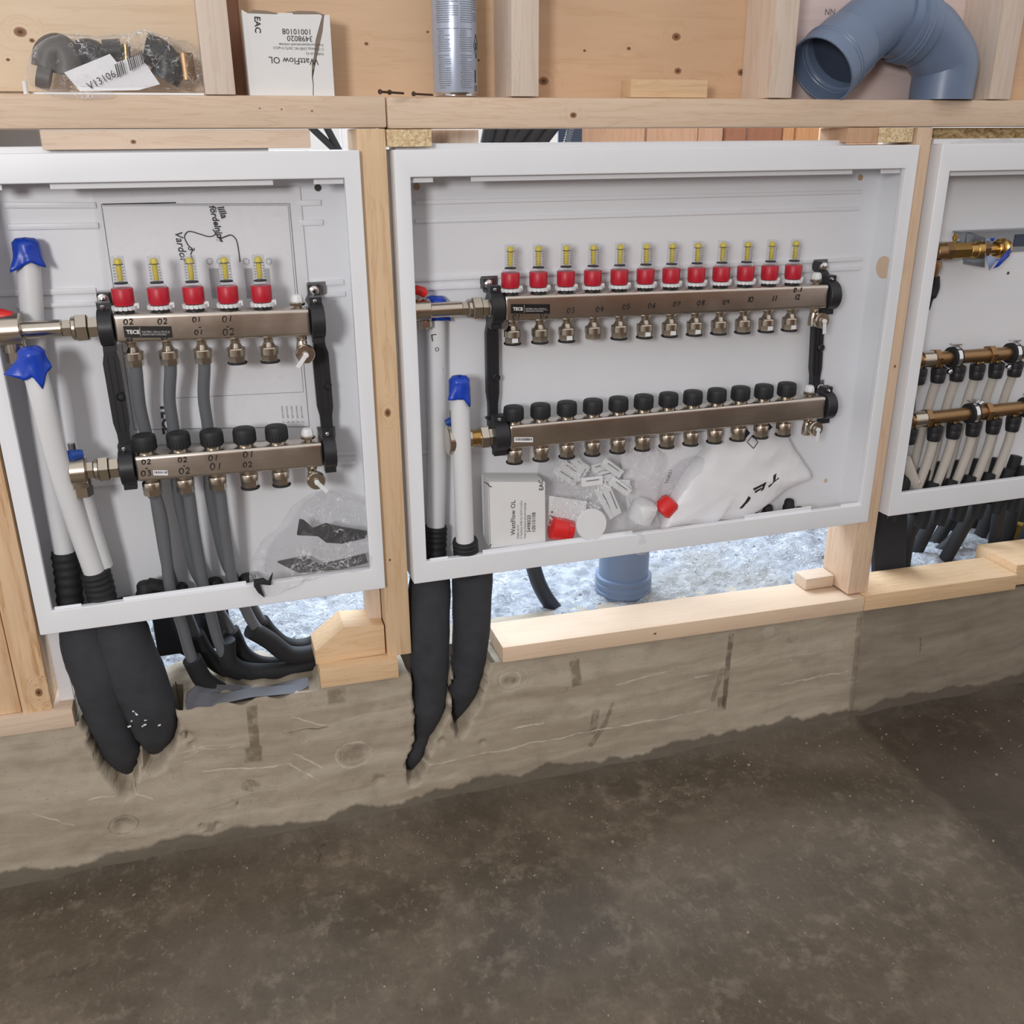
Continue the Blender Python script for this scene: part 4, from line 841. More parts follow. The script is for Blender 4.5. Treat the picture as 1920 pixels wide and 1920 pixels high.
ptext('PE-Xa 32x2,9  DIN 4726  SKZ  16833', 828, 690, 828, 900, .0045, MPRINT, o4, .0635)
o5, P = riser([(862, 740, .014), (866, 850, .016), (872, 1020, .020)], .0165, 'white pipe standing in front of the valve in the middle cabinet with torn blue tape', gw)
tape(o5, P[0]+Vector((0, 0, .028)), .0180, .038, [(-2.6, .010, .0), (-.9, .004, .016), (1.6, .004, -.008)], 4)
sleeve([(817, 986, .068), (816, 1020, .066), (815, 1075, .060)], .0215, 'black corrugated sleeve round the left riser pipe of the middle cabinet')
sleeve([(872, 1012, .020), (874, 1040, .024), (876, 1075, .028)], .0235, 'black corrugated sleeve round the front riser pipe of the middle cabinet')
# ------------------------------------------------------------------ foam insulation tubes notched into the plinth
def foam(key, label):
    P = [Vector(p) for p in FO[key]]; S = spline(P, 14); rr = []
    R0 = FR[key]
    for i in range(len(S)):
        t = i/14; k = min(int(t), len(R0)-2); rr.append(R0[k]+(R0[k+1]-R0[k])*(t-k))
    rr = [r*(1+.02*noise.noise(S[i]*40)) for i, r in enumerate(rr)]
    S.append(S[-1]+(S[-1]-S[-2]).normalized()*rr[-1]*.6); rr.append(rr[-1]*.5)
    m_ = MB().tube(S, rr, 36)
    for v in m_.v: n_ = .0022*noise.noise(v*22)+.0007*noise.noise(v*90); v.x += n_; v.y += n_
    return tag(m_.build('pipe_insulation', MFOAM, ang=50), label, 'insulation', 'dark foam tubes going into the plinth')
_la = foam('la', 'dark foam insulation tube under the left cabinet, left of the pair'); _lb = foam('lb', 'dark foam insulation tube under the left cabinet, right of the pair with plaster splashes')
foam('ca', 'dark foam insulation tube under the middle cabinet with a ragged tail in the plinth'); foam('cb', 'dark foam insulation tube under the middle cabinet, right of the pair ending in a point')
m = MB(); rs_ = random.Random(5)
for i in range(46):
    u = 262+rs_.gauss(0, 9) if i < 30 else rs_.uniform(195, 300); v = 1335+rs_.gauss(0, 2.0) if i < 24 else rs_.uniform(1300, 1362); k_ = (v-1190)/200
    p = at(u, v, .0345-.046*math.sqrt(max(0, 1-((u-(222+k_*60))/54)**2))-.001); r = rs_.uniform(.0006, .0016); m.obox(p, (r*1.8, 0, r*.4), (0, .0012, 0), (-r*.3, 0, r*.7))
m.build('plaster_splash', MPAPER, _lb)['kind'] = 'stuff'
# ------------------------------------------------------------------ grey heating pipes
gg = 'grey heating pipes of the five-loop manifold'
def hpipe(P, label, r=.0105): return tag(MB().tube(spline(P, 8), r, 18).build('heating_pipe', MGREYP), label, 'pipe', gg)
ORD = ('first', 'second', 'third')
LPX = [[(290, 927, .012), (303, 972, .016), (312, 1045, .026), (319, 1102, .034), (341, 1172, .046), (360, 1236, .056), (385, 1278, .066), (430, 1302, .078), (480, 1298, .086), (515, 1287, .092), (560, 1262, .100), (612, 1228, .112)],
       [(354, 927, .012), (362, 985, .018), (372, 1045, .028), (381, 1093, .036), (395, 1151, .050), (410, 1204, .064), (430, 1241, .076), (465, 1258, .088), (520, 1258, .096), (570, 1248, .104), (612, 1228, .116)],
       [(413, 927, .012), (420, 985, .018), (428, 1040, .028), (437, 1093, .038), (459, 1139, .056), (477, 1172, .070), (504, 1200, .082), (540, 1226, .090), (581, 1226, .096), (609, 1212, .100), (640, 1190, .106), (664, 1172, .112)]]
UPX = [[(262, 760, .034), (274, 815, .044), (283, 870, .052), (290, 920, .054), (301, 990, .056), (316, 1070, .060), (338, 1125, .070), (353, 1158, .080), (366, 1188, .090), (386, 1224, .100), (414, 1249, .110), (450, 1262, .118), (520, 1262, .126)],
       [(318, 750, .034), (326, 810, .044), (330, 870, .052), (333, 920, .054), (344, 980, .056), (362, 1060, .060), (392, 1115, .076), (414, 1150, .092), (433, 1182, .104), (458, 1228, .114), (500, 1246, .124), (560, 1240, .132)],
       [(382, 745, .034), (390, 805, .044), (391, 870, .052), (394, 920, .054), (404, 975, .056), (424, 1055, .062), (456, 1110, .082), (477, 1143, .100), (490, 1165, .112), (506, 1186, .122), (534, 1208, .130), (570, 1212, .136), (606, 1196, .142)]]
for k in range(3):
    hpipe([LF[k]+Vector((0, 0, .012)), LF[k]+Vector((0, 0, -.004))]+[at(*q) for q in LPX[k]], 'grey pipe from the %s return outlet of the left manifold curving away right below' % ORD[k], .0095)
    hpipe([UF[k]+Vector((0, 0, .014)), UF[k]+Vector((0, .001, -.012))]+[at(*q) for q in UPX[k]], 'grey pipe from the %s flow outlet of the left manifold passing behind the return bar' % ORD[k], .0095)
def hsleeve(px, r, label, mat=MRUB): return tag(MB().tube(spline([at(*q) for q in px], 8), r, 16).build('hose_sleeve', mat), label, 'sleeve', 'split black sleeves on the grey pipes')
hsleeve(LPX[0][5:10], .0170, 'lowest black split sleeve on the grey pipes lying near the plinth top')
hsleeve(UPX[0][8:12], .0155, 'black split sleeve starting just under the left cabinet beside the foam tubes')
hsleeve([(424, 1200, .074)]+LPX[1][6:], .0160, 'black split sleeve on the middle grey pipe')
hsleeve(UPX[1][8:12], .0150, 'black split sleeve behind the middle grey pipe')
hsleeve([(470, 1180, .070)]+[(u, v, y) for u, v, y in LPX[2][6:10]], .0165, 'black split sleeve on the right grey pipe ending at a bare stretch')
hsleeve(UPX[2][8:], .0150, 'black split sleeve behind the right grey pipe')
hsleeve([(628, 1198, .104), (648, 1184, .108), (670, 1167, .113)], .0165, 'short black split sleeve lying on the timber wedge')
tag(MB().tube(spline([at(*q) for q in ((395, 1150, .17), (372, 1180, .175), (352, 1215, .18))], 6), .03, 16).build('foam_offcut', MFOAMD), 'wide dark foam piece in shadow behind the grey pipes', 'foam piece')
tag(MB().prism([at(345, 1345, .006), at(352, 1318, .012), at(372, 1298, .03), at(430, 1312, .03), at(500, 1305, .03), at(582, 1285, .02), at(560, 1300, .008), at(470, 1308, .006), at(400, 1322, .006)], (0, .03, .002)).build('foam_sheet', plain('grey_foam_sheet', (108, 108, 114), .8), None, .002, 2), 'grey foam sheet under the lowest sleeve on the plinth edge', 'foam sheet')
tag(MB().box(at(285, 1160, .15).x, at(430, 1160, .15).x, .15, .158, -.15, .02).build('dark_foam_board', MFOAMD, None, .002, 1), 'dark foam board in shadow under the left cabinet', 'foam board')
tag(MB().box(at(90, 1200, .03).x, at(118, 1200, .03).x, .03, .034, -.145, -.005).build('plastic_strip', MFILM, None, .001, 1), 'white plastic sheet edge between the left stud and the foam tubes', 'plastic sheet')
# small boots where pipes pass the cabinet bottom
gb = 'black rubber boots in the bottom of the cabinets'
def boot(u, v, Y, r, h, label, bent=False):
    p = at(u, v, Y); m = MB().lathe([(r*1.25, -h), (r*1.25, -h*.3), (r*1.05, -h*.2), (r, 0), (r*.82, .004), (r*.6, .005)], p, n=20)
    if bent: m.tube([p+Vector((0, 0, -h*.3)), p+Vector((.012, -.004, 0)), p+Vector((.026, -.004, -.006)), p+Vector((.034, -.004, -.02))], [r, r*.9, r*.9, r*.8], 12)
    tag(m.build('rubber_boot', MRUB, ang=30), label, 'rubber boot', gb)
boot(272, 1096, .055, .014, .05, 'bent black boot between the sleeves and the first grey pipe', True)
for u, v, l in ((1411, 958, 'leftmost of the black boots by the white bag'), (1440, 951, 'second black boot right of the white bag'), (1480, 940, 'tallest black boot right of the white bag'), (1500, 955, 'low black boot at the right end of the row')): boot(u, v, .07, .010, .035, l)
for u, v, l in ((318, 1108, 'boot round the first grey pipe at the left cabinet bottom'), (384, 1098, 'boot round the second grey pipe at the left cabinet bottom'), (446, 1090, 'boot round the third grey pipe at the left cabinet bottom')):
    boot(u+18, v-8, .062, .014, .03, l)
# ------------------------------------------------------------------ cartons, spray can, drain elbow, things on the top plate
ptb = .7997
def P2(u, v, Y): return at(u, v, Y)
bx = thing('small_carton', (at(545, 100, .03).x, .055, ptb), 'torn white carton with upside-down print standing on the horizontal plate', 'box')
Yc = .028; A = lambda u, v: at(u, v, Yc)
bl = A(480, 170); bl.z = ptb; br = A(627, 172); br.z = ptb; tr_ = A(618, 28); tl_ = A(464, 25); sl = A(453, 18); sb = A(468, 168); sb.z = ptb
crack = [A(604, 30), A(592, 75), A(589, 105), A(585, 120), A(585, 145), A(587, 160), A(586, 170)]; crack[-1].z = ptb
D = Vector((0, .05, 0)); T_ = Vector((0, .0012, 0))
MB().prism([bl, tl_, A(520, 27), A(521, 24), A(548, 24), A(550, 27), A(600, 27)]+crack, T_).build('front_panel', MCARD, bx, .0003, 1)
c2 = [A(608, 31), A(605, 60), A(598, 92), A(592, 118), A(587, 146), A(588.4, 160), A(587.4, 170)]; c2[-1].z = ptb
MB().prism([tr_, A(609, 28)]+c2[0:]+[br], T_).build('front_panel', MCARD, bx, .0003, 1)
MB().prism([A(596, 30)+T_, A(612, 30)+T_, A(608, 75)+T_, A(594, 130)+T_, A(580, 130)+T_, A(582, 75)+T_], T_).build('torn_edge', MCARDB, bx)
MB().prism([sb, sl, tl_+Vector((.001, .001, 0)), bl+Vector((.001, .001, 0))], T_).build('side_flap', MCARD, bx, .0003, 1)
m = MB(); m.prism([br+T_, tr_+T_, tr_+D, br+D], (-.001, 0, 0)); m.prism([sb+T_, sl+T_, sl+D, sb+D], (.001, 0, 0)); m.prism([sb+D, sl+D+Vector((0, 0, -.004)), tr_+D+Vector((0, 0, -.004)), br+D], T_); m.prism([sb+T_, sb+D, br+D, br+T_], (0, 0, .001)); m.build('carton_sides', MCARD, bx)
MB().prism([A(463, 26)+T_*2, A(474, 17)+T_*6, A(500, 19)+T_*6, A(524, 24)+T_*6, A(560, 19)+T_*6, A(592, 20)+T_*6, A(612, 28)+T_*2, A(611, 32)+T_*2, A(464, 31)+T_*2], T_).build('torn_flap', MCARDB, bx)
yy = Yc-.0004
ptext('WattFlow OL', 597, 110, 520, 107, .0125, MINK, bx, yy)
ptext('3498020', 586, 68, 550, 67, .0105, MINK, bx, yy); ptext('10010108', 584, 55, 543, 54, .0105, MINK, bx, yy)
ptext('КМВО 20 V2', 607, 99, 540, 97, .0045, MPRINT, bx, yy); ptext('С Привод 230В NC 24/72 Н м/2,5', 607, 90, 540, 88, .0048, MPRINT, bx, yy); ptext('Электротермический клапан', 607, 82, 540, 81, .0045, MPRINT, bx, yy)
ptext('EAC', 477, 30, 478, 50, .0115, MINK, bx, yy, bold=.0002)
bx2 = thing('small_carton', (at(966, 960, .03).x, .045, .03), 'white carton standing in the bottom left of the middle cabinet', 'box')
Yc = .022; a = A(920, 1028); b = A(1023, 1018); c = A(1022, 904); d = A(917, 904)
MB().prism([a, b, c, d], T_).build('front_panel', MCARD, bx2, .0005, 1)
sd = Vector((-.002, .055, .0)); Wd = at(908, 1018, Yc+.03)
l1 = a+Vector((-.0015, .001, 0)); l2 = d+Vector((-.0015, .001, 0))
MB().prism([l1, l2, l2+Vector((.004, .05, 0)), l1+Vector((.004, .05, 0))], (.001, 0, 0)).build('side_panel', MCARD, bx2)
m = MB(); m.prism([b+T_, c+T_, c+D, b+D], (-.001, 0, 0)); m.prism([d+T_, c+T_, c+D, d+D], (0, 0, -.001)); m.prism([a+D, b+D, c+D, d+D], T_); m.prism([a+T_, b+T_, b+D, a+D], (0, 0, .001)); m.build('carton_sides', MCARD, bx2)
pl = at(909, 1015, .055); l3 = at(908, 905, .055)
MB().prism([a+Vector((-.0016, .0012, .001)), d+Vector((-.0016, .0012, -.001)), Vector((l3.x, .055, d.z-.004)), Vector((pl.x, .055, a.z+.005))], (.0012, 0, 0)).build('side_flap', MCARD, bx2, .0003, 1)
yy = Yc-.0006
ptext('WattFlow OL', 966, 1003, 966, 950, .0120, MINK, bx2, yy)
ptext('КМВО 20 V2', 973, 1010, 973, 980, .0048, MPRINT, bx2, yy); ptext('С Привод 230В NC 24/72 Н м/2,5', 979, 1010, 979, 960, .0050, MPRINT, bx2, yy); ptext('Электротермический клапан', 986, 1010, 986, 965, .0050, MPRINT, bx2, yy)
ptext('3498020', 995, 998, 995, 970, .0100, MINK, bx2, yy); ptext('10010108', 1004, 998, 1004, 966, .0100, MINK, bx2, yy)
ptext('EAC', 1019, 919, 1018, 903, .0115, MINK, bx2, yy, bold=.0001)
m = MB(); m.tube([at(908, 904, Yc-.001), at(914, 907, Yc-.001), at(918, 912, Yc-.001), at(922, 912.5, Yc-.001)], .0008, 6); m.tube([at(922, 1021, Yc-.001), at(919, 1021.5, Yc-.001), at(918.5, 1026, Yc-.001)], .0006, 6); m.build('carton_slit', MINK, bx2)
# spray can
pc = at(857, 178, .045); rc = (at(897, 140, .045).x-at(815, 140, .045).x)/2*.985; can = thing('spray_can', (pc.x, .052, ptb), 'pale blue-grey aerosol can covered in small print on the horizontal plate', 'can')
cc = Vector((pc.x, .052, ptb))
MB().lathe([(rc*.90, .0), (rc*.97, .0015), (rc*.97, .005), (rc*.99, .0065)], cc, n=48).build('base_rim', MCHROME, can)
MB().lathe([(rc*.985, .0060), (rc, .0075), (rc, .1900), (rc*.9, .2), (rc*.5, .215)], cc, n=56).build('can_body', MCAN, can)
def wrap(mb, a0, a1, z0, z1, r=rc+.0002):
    n = max(2, int(abs(a1-a0)/.12)+1); vs = []
    for i in range(n+1):
        a = a0+(a1-a0)*i/n; vs += [(cc.x+r*math.sin(a), cc.y-r*math.cos(a), cc.z+z0), (cc.x+r*math.sin(a), cc.y-r*math.cos(a), cc.z+z1)]
    mb.add(vs, [(2*i, 2*i+2, 2*i+3, 2*i+1) for i in range(n)])
m = MB(); va = -.12  # viewing angle offset of the can front
for k in range(46):
    z = .012+k*.0030
    if k in (16, 28, 29): continue
    for a0, a1 in ((-1.05, -.42), (-.02, .62)) if k < 27 else ((-1.15, -.05), (.02, 1.05)):
        e = a1-random.choice((0, 0, .05, .1, .3)) if k < 27 else a1-random.choice((0, .02, .4)); s = a0+random.choice((0, 0, .04))
        x_ = s
        while x_ < e:
            w_ = random.uniform(.03, .12); wrap(m, x_, min(e, x_+w_), z, z+.0010); x_ += w_+.018
m.build('small_print', MPRINT, can)
m = MB()
for i in range(4):
    q = [(.95, .0875), (.74, .072), (.95, .054), (1.18, .072)]; a_, b_ = q[i], q[(i+1) % 4]
    m.tube([(cc.x+(rc+.0002)*math.sin(a_[0]+(b_[0]-a_[0])*t/4), cc.y-(rc+.0002)*math.cos(a_[0]+(b_[0]-a_[0])*t/4), cc.z+a_[1]+(b_[1]-a_[1])*t/4) for t in range(5)], .0005, 5)
wrap(m, .88, 1.0, .066, .076); wrap(m, .78, .88, .020, .038); 
m.tube([(cc.x+(rc+.0002)*math.sin(.86+.1*math.cos(t*.4)), cc.y-(rc+.0002)*math.cos(.86+.1*math.cos(t*.4)), cc.z+.012+.004*math.sin(t*.4)) for t in range(17)], .0005, 5); m.build('hazard_marks', MINK, can)
# rusty screws and the white peg
gs = 'rusty screws by the spray can'
for (u, v), (u2, v2), s, l in (((712, 170), (730, 171), 0, 'rusty screw nearest the plate joint'), ((730, 171), (757, 173), 0, 'second rusty screw left of the spray can'), ((775, 174), (812, 176), 1, 'thin screw touching the spray can base')):
    a = atz(u, v+2, ptb+.0025); b = atz(u2, v2+2, ptb+.0025); d = (b-a).normalized(); m = MB().lathe([(.0035, 0), (.0035, .0015), (.0018, .003)], a, d, 12); n_ = 24
    m.tube([a+d*.002+(b-a-d*.002)*(i/n_) for i in range(n_+1)], [(.0018 if i % 2 else .0012) for i in range(n_)]+[.0004], 8); tag(m.build('screw', MRUST), l, 'screw', gs)
# drain pipe elbows
el = thing('drain_pipe_elbow', (at(1765, 185, .05).x, .055, ptb), 'grey-blue drain pipe double elbow standing on its spigot on the plate', 'pipe')
Ye = .044; E = lambda u, v, dy=0: at(u, v, Ye+dy)
rE = .0545
xs_ = E(1765, 172).x
pA = [Vector((xs_, Ye, ptb)), Vector((xs_, Ye, ptb+.004))]+spline([Vector((xs_, Ye, ptb+.02)), Vector((xs_, Ye, E(1765, 122).z)), E(1757, 92), E(1738, 66), E(1714, 52)], 8)
MB().tube(pA, rE, 40).build('spigot_elbow', MHT, el)
def ringed(P, r0, name, prof, cap=False):
    L = [0]
    for a, b in zip(P, P[1:]): L.append(L[-1]+(b-a).length)
    rr = [r0*prof(l/L[-1]) for l in L]; return MB().tube(P, rr, 40, cap).build(name, MHT, el, ang=22)
col = [E(1724, 57), E(1674, 38)]; Pc = [col[0].lerp(col[1], i/60) for i in range(61)]
ringed(Pc, .0590, 'socket_collar', lambda t: 1.0 if t < .28 else (1.05 if (.30 < t < .36 or .42 < t < .48 or .54 < t < .60) else (1.03 if t < .62 else (1.06 if t < .66 else 1.0))), True)
pB = spline([E(1690, 44), E(1664, 36), E(1640, 44), E(1616, 62), E(1600, 77), E(1588, 89, -.004)], 8); MB().tube(pB, .0545, 40).build('bend_elbow', MHT, el)
q0 = E(1596, 80); q1 = at(1541, 132, .024); Ps = [q0.lerp(q1, i/60) for i in range(61)]
so = ringed(Ps, .0585, 'socket', lambda t: .95 if t < .10 else (1.0 if t < .55 else (1.05 if (.57 < t < .62 or .66 < t < .71) else 1.03 if t < .73 else 1.035)))
sl_ = so.modifiers.new('thickness', 'SOLIDIFY'); sl_.thickness = .0032; sl_.offset = -1
MB().lathe([(.0535, 0), (.0535, .001)], Ps[22], (Ps[-1]-Ps[0]), 40).build('socket_floor', MHTD, el)
# grey print on the far board
fb = [o for o in bpy.data.objects if o.name.startswith('board')][4]
fb = [o for o in wb.children if WL[o] is not None][0]
ptext('NN', 1546, 28, 1556, 28, .014, MPRINT, wb, YD-.0006); ptext('S S', 1522, 168, 1545, 168, .013, MPRINT, wb, YD-.0006)
# bag of fittings on the plate
gf = 'fittings inside the clear bag on the plate'
def fit(px, Y, r, mat, label, name='pipe_fitting'): return tag(MB().tube(spline([at(u, v, y) for (u, v), y in zip(px, Y)], 6), r, 16).build(name, mat), label, 'fitting', gf)
MGR = plain('dark_grey_fitting', (92, 90, 90), .5)
fit([(88, 128), (92, 100), (112, 92), (126, 112), (128, 140)], [.06]*5, .020, MGR, 'grey curved fitting at the left end of the bag on the plate')
fit([(70, 140), (95, 148)], [.05, .05], .016, MGR, 'pale grey fitting end low at the left of the bag on the plate')
fit([(150, 104), (172, 102), (184, 122)], [.070]*3, .020, MBLACK, 'black elbow fitting in the middle of the bag on the plate')
fit([(195, 96), (228, 94)], [.075]*2, .015, MBLACK, 'short black fitting beside the brass nipple in the bag on the plate')
fit([(236, 84), (238, 116)], [.07]*2, .006, MBRASS, 'brass nipple in the bag on the plate', 'brass_nipple')
fit([(272, 90), (292, 98), (310, 114), (315, 132), (308, 150)], [.058]*5, .021, MBLACK, 'large black elbow at the right of the bag on the plate')
fit([(345, 100), (352, 150)], [.06]*2, .012, MBRASSD, 'tan fitting at the right end of the bag on the plate')
pl1 = MB().prism([at(120, 136, .028), at(206, 101, .028), at(219, 117, .028), at(262, 103, .028), at(300, 158, .024), at(260, 169, .02), at(150, 171, .02)], (0, .0006, 0)).build('paper_label', MPAPER); tag(pl1, 'white paper labels with barcode inside the bag on the plate', 'label')
ptext('V13106', 168, 169, 213, 146, .0135, MINK, pl1, .0175)
m = MB(); k = 0
a = at(222, 143, .0185); b = at(262, 122, .0185); ex = (b-a).normalized(); ez = Vector((-ex.z*.3, 0, 1)).normalized()
for i in range(16):
    if random.random() < .8: m.obox(a+ex*(i*.0027)+ez*.007, ex*random.choice((.0005, .0009)), (0, .0002, 0), ez*.008)
m.build('printed_barcode', MINK, pl1)
tag(crumple('plastic_bag', [(50, 150), (58, 105), (82, 78), (130, 68), (185, 70), (235, 68), (270, 60), (320, 74), (362, 86), (382, 120), (384, 170), (330, 172), (260, 171), (200, 172), (120, 170), (70, 168)], .05, .045, MBAG, 1, .006, 30, yt=.1), 'clear plastic bag of black pipe fittings lying on the horizontal plate', 'bag')
tag(crumple('plastic_offcut', [(78, 166), (150, 172), (205, 172), (216, 180), (190, 186), (120, 184), (84, 176)], .006, .004, MBAG, 2, .002, 60, yt=.011), 'loose corner of clear plastic hanging over the plate edge', 'plastic sheet')
tag(MB().tube([at(46, 152, .03), Vector((at(48, 170, .03).x, .03, ptb))], .0032, 10).build('white_peg', MWPL), 'small white plastic peg at the left end of the bag', 'peg')
# bag in the left cabinet with black foam pieces
gk = 'black foam pieces in the clear bag of the left cabinet'
def foamp(pts, Y, label):
    m = MB().prism([at(u, v, Y) for u, v in pts], (0, .008, 0)); tag(m.build('foam_piece', MRUB, None, .0012, 2), label, 'foam piece', gk)
foamp([(557, 1004), (562, 975), (570, 977), (588, 992), (612, 983), (640, 990), (690, 998), (684, 1010), (640, 1020), (612, 1018), (596, 1006)], .035, 'black foam strip in the upper part of the bag')
foamp([(476, 1090), (494, 1086), (503, 1092), (512, 1075), (508, 1098), (486, 1096), (497, 1122), (484, 1112), (476, 1100)], -.012, 'small black foam piece at the lower tip of the bag')
foamp([(520, 1055), (570, 1045), (600, 1060), (640, 1052), (686, 1040), (690, 1056), (640, 1068), (560, 1075)], .06, 'dark piece low in the bag behind the folds')
tag(crumple('plastic_bag', [(468, 1095), (470, 1062), (492, 1022), (520, 1000), (548, 962), (580, 940), (618, 930), (660, 942), (690, 955), (692, 1000), (694, 1062), (640, 1070), (590, 1080), (540, 1098), (500, 1114), (478, 1108)], .022, .040, MBAG, 5, .008, 34, N=120, rings=24, lean=.15), 'clear crumpled bag hanging over the lower rim of the left cabinet', 'bag')
# middle cabinet: bag with white parts, red caps
gq = 'white clips inside the clear bag of the middle cabinet'
clips = [((1040, 880), (1080, 905)), ((1052, 868), (1090, 895)), ((1075, 860), (1100, 885)), ((1100, 870), (1080, 900)), ((1110, 880), (1140, 870)), ((1120, 895), (1160, 885)), ((1130, 865), (1165, 890)), ((1105, 905), (1180, 908)), ((1120, 915), (1150, 970)), ((1135, 910), (1158, 965)), ((1145, 900), (1180, 925)), ((1090, 905), (1130, 900))]
WH = ('upper left', 'left', 'top', 'middle left', 'top middle', 'centre', 'top right', 'broad central', 'lower left-leaning', 'lower right-leaning', 'right', 'central')
for i, ((u, v), (u2, v2)) in enumerate(clips):
    a = at(u, v, .062-.003*i); b = at(u2, v2, .060-.003*i); d = (b-a); n_ = Vector((-d.z, 0, d.x)).normalized()*.0085
    o = MB().obox((a+b)/2, d/2, Vector((0, .0025, 0)), n_).build('white_clip', MWPL, None, .001, 1); tag(o, 'white plastic clip strip in the clear bag, %s one of the heap' % WH[i], 'clip', gq)
    c_ = (a+b)/2; MB().obox(c_+Vector((0, -.0028, 0))+n_*.35, d*.3, (0, .0005, 0), n_*.09).build('clip_slot', MPRINT, o)
pa = at(1107, 982, .012); tag(MB().lathe([(.0295, 0), (.0300, .0015), (.0300, .006), (.029, .0075)], pa, (0, -1, .12), 40).build('white_disc', MWPL), 'round white plastic disc in the clear bag beside the red cap', 'disc')
m = MB().lathe([(.017, 0), (.0215, .002), (.0215, .030), (.0195, .032), (.0195, .042), (.017, .043)], at(1032, 990, .034), (at(1080, 996, .030)-at(1032, 990, .034)), 26); tag(m.build('red_cap', MRED2), 'bright red plastic cap between the carton and the white disc', 'cap')
m = MB().lathe([(.014, 0), (.020, .004), (.020, .028), (.016, .034)], at(1238, 962, .045), (at(1262, 935, .045)-at(1238, 962, .045)), 24); tag(m.build('red_cap', MRED2), 'red plastic cap behind the white film bag', 'cap')
o = MB().prism([at(1030, 930, .040), at(1100, 940, .036), at(1098, 985, .036), at(1029, 965, .040)], (0, .003, 0)).build('mounting_plate', MWPL, None, .0008, 1); tag(o, 'white mounting plate with a screw hole above the red cap in the bag', 'plate')
MB().lathe([(.0018, 0), (.0018, .0006)], at(1035, 960, .0385), (0, -1, 0), 12).build('screw_hole', MHOLE, o)
o = MB().lathe([(.020, 0), (.025, .004), (.026, .030), (.024, .038), (.018, .040)], at(1196, 975, .045), Vector((.35, -.25, 1)), 28).build('plastic_housing', MWPL); tag(o, 'milky white plastic housing in the right part of the clear bag', 'housing')
tag(crumple('plastic_bag', [(1026, 985), (1024, 930), (1030, 880), (1050, 842), (1110, 834), (1190, 838), (1245, 852), (1256, 870), (1240, 920), (1232, 960), (1226, 992), (1200, 1004), (1206, 1030), (1190, 1036), (1164, 1024), (1150, 1006), (1100, 1012), (1050, 1008)], .036, .050, MBAG, 9, .007, 30, N=110, rings=22, lean=.30, yt=.092), 'large clear bag of white plastic parts in the bottom of the middle cabinet', 'bag')
dq = tag(MB().prism([at(1160, 830, .088), at(1400, 800, .088), at(1420, 960, .088), at(1180, 985, .088)], (0, .0006, 0)).build('instruction_sheet', MPAPER), 'white instruction sheet leaning on the back of the middle cabinet behind the bags', 'paper')
line([(1220, 832), (1217, 846)], .0004, MPRINT, 'printed_line', .087, dq); line([(1338, 828), (1330, 850)], .0006, MINK, 'printed_line', .087, dq)
bg = tag(crumple('plastic_bag', [(1232, 985), (1228, 930), (1250, 885), (1290, 858), (1318, 862), (1300, 900), (1270, 945), (1245, 980)], .060, .02, MBAG, 12, .004, 30), 'small pinkish clear bag with red cap left of the white film bag', 'bag')
ptext('TNR51', 1252, 908, 1262, 880, .010, MINK, bg, .036)
def filmbag():
    out = [(1237, 988), (1250, 955), (1290, 890), (1328, 850), (1360, 800), (1420, 775), (1468, 800), (1492, 840), (1521, 892), (1500, 906), (1470, 918), (1430, 945), (1385, 970), (1340, 972), (1320, 985), (1290, 980), (1262, 984)]
    o = crumple('film_bag', out, .050, .034, MFILM, 23, .0065, 7.5, rings=20, N=96, yt=.0915, lean=.16); return o
fb_ = tag(filmbag(), 'white opaque film bag with diamond logo leaning in the middle cabinet', 'bag')
dg = bpy.context.evaluated_depsgraph_get(); bpy.context.view_layer.update()
from mathutils.bvhtree import BVHTree
bv = BVHTree.FromObject(fb_, dg)
def onfilm(u, v):
    d = (at(u, v, .05)-CP).normalized(); lo, nn, ii, dd = bv.ray_cast(CP-fb_.location, d); return (lo+fb_.location-d*.0008) if lo else at(u, v, .02)
def decal(pts, mat, name, close=True, w=None):
    m = MB(); 
    if w:
        S = []
        for (a, b), (c, d) in zip(pts, pts[1:]): S += [onfilm(a+(c-a)*i/5, b+(d-b)*i/5) for i in range(5)]
        S.append(onfilm(*pts[-1])); m.tube(S, w, 5)
    else:
        P = [onfilm(u, v) for u, v in pts]; cu = sum((u for u, v in pts))/len(pts); cv = sum((v for u, v in pts))/len(pts); c = onfilm(cu, cv)
        # small triangulated patch draped on the film
        n = len(P); R_ = []
        for t in (1.0, .66, .33): R_ += [onfilm(cu+(u-cu)*t, cv+(v-cv)*t) for u, v in pts]
        m.add(R_+[c], [(k+j*n, (k+1) % n+j*n, (k+1) % n+(j+1)*n, k+(j+1)*n) for j in (0, 1) for k in range(n)]+[(2*n+k, 2*n+(k+1) % n, 3*n) for k in range(n)])
    return m.build(name, mat, fb_, ang=80)
MNAVY = plain('navy_print', (30, 28, 66), .5, var=0)
decal([(1411, 816), (1421, 829), (1413, 841), (1401, 829), (1411, 816)], MINK, 'printed_diamond', w=.0008)
decal([(1398, 802), (1407, 812), (1395, 825), (1385, 815)], MNAVY, 'printed_square'); decal([(1426, 803), (1436, 812), (1426, 821), (1416, 812)], MNAVY, 'printed_square')
decal([(1440, 792), (1449, 801), (1441, 808), (1434, 800)], MNAVY, 'printed_square'); decal([(1402, 787), (1408, 790), (1402, 796)], MNAVY, 'printed_square')
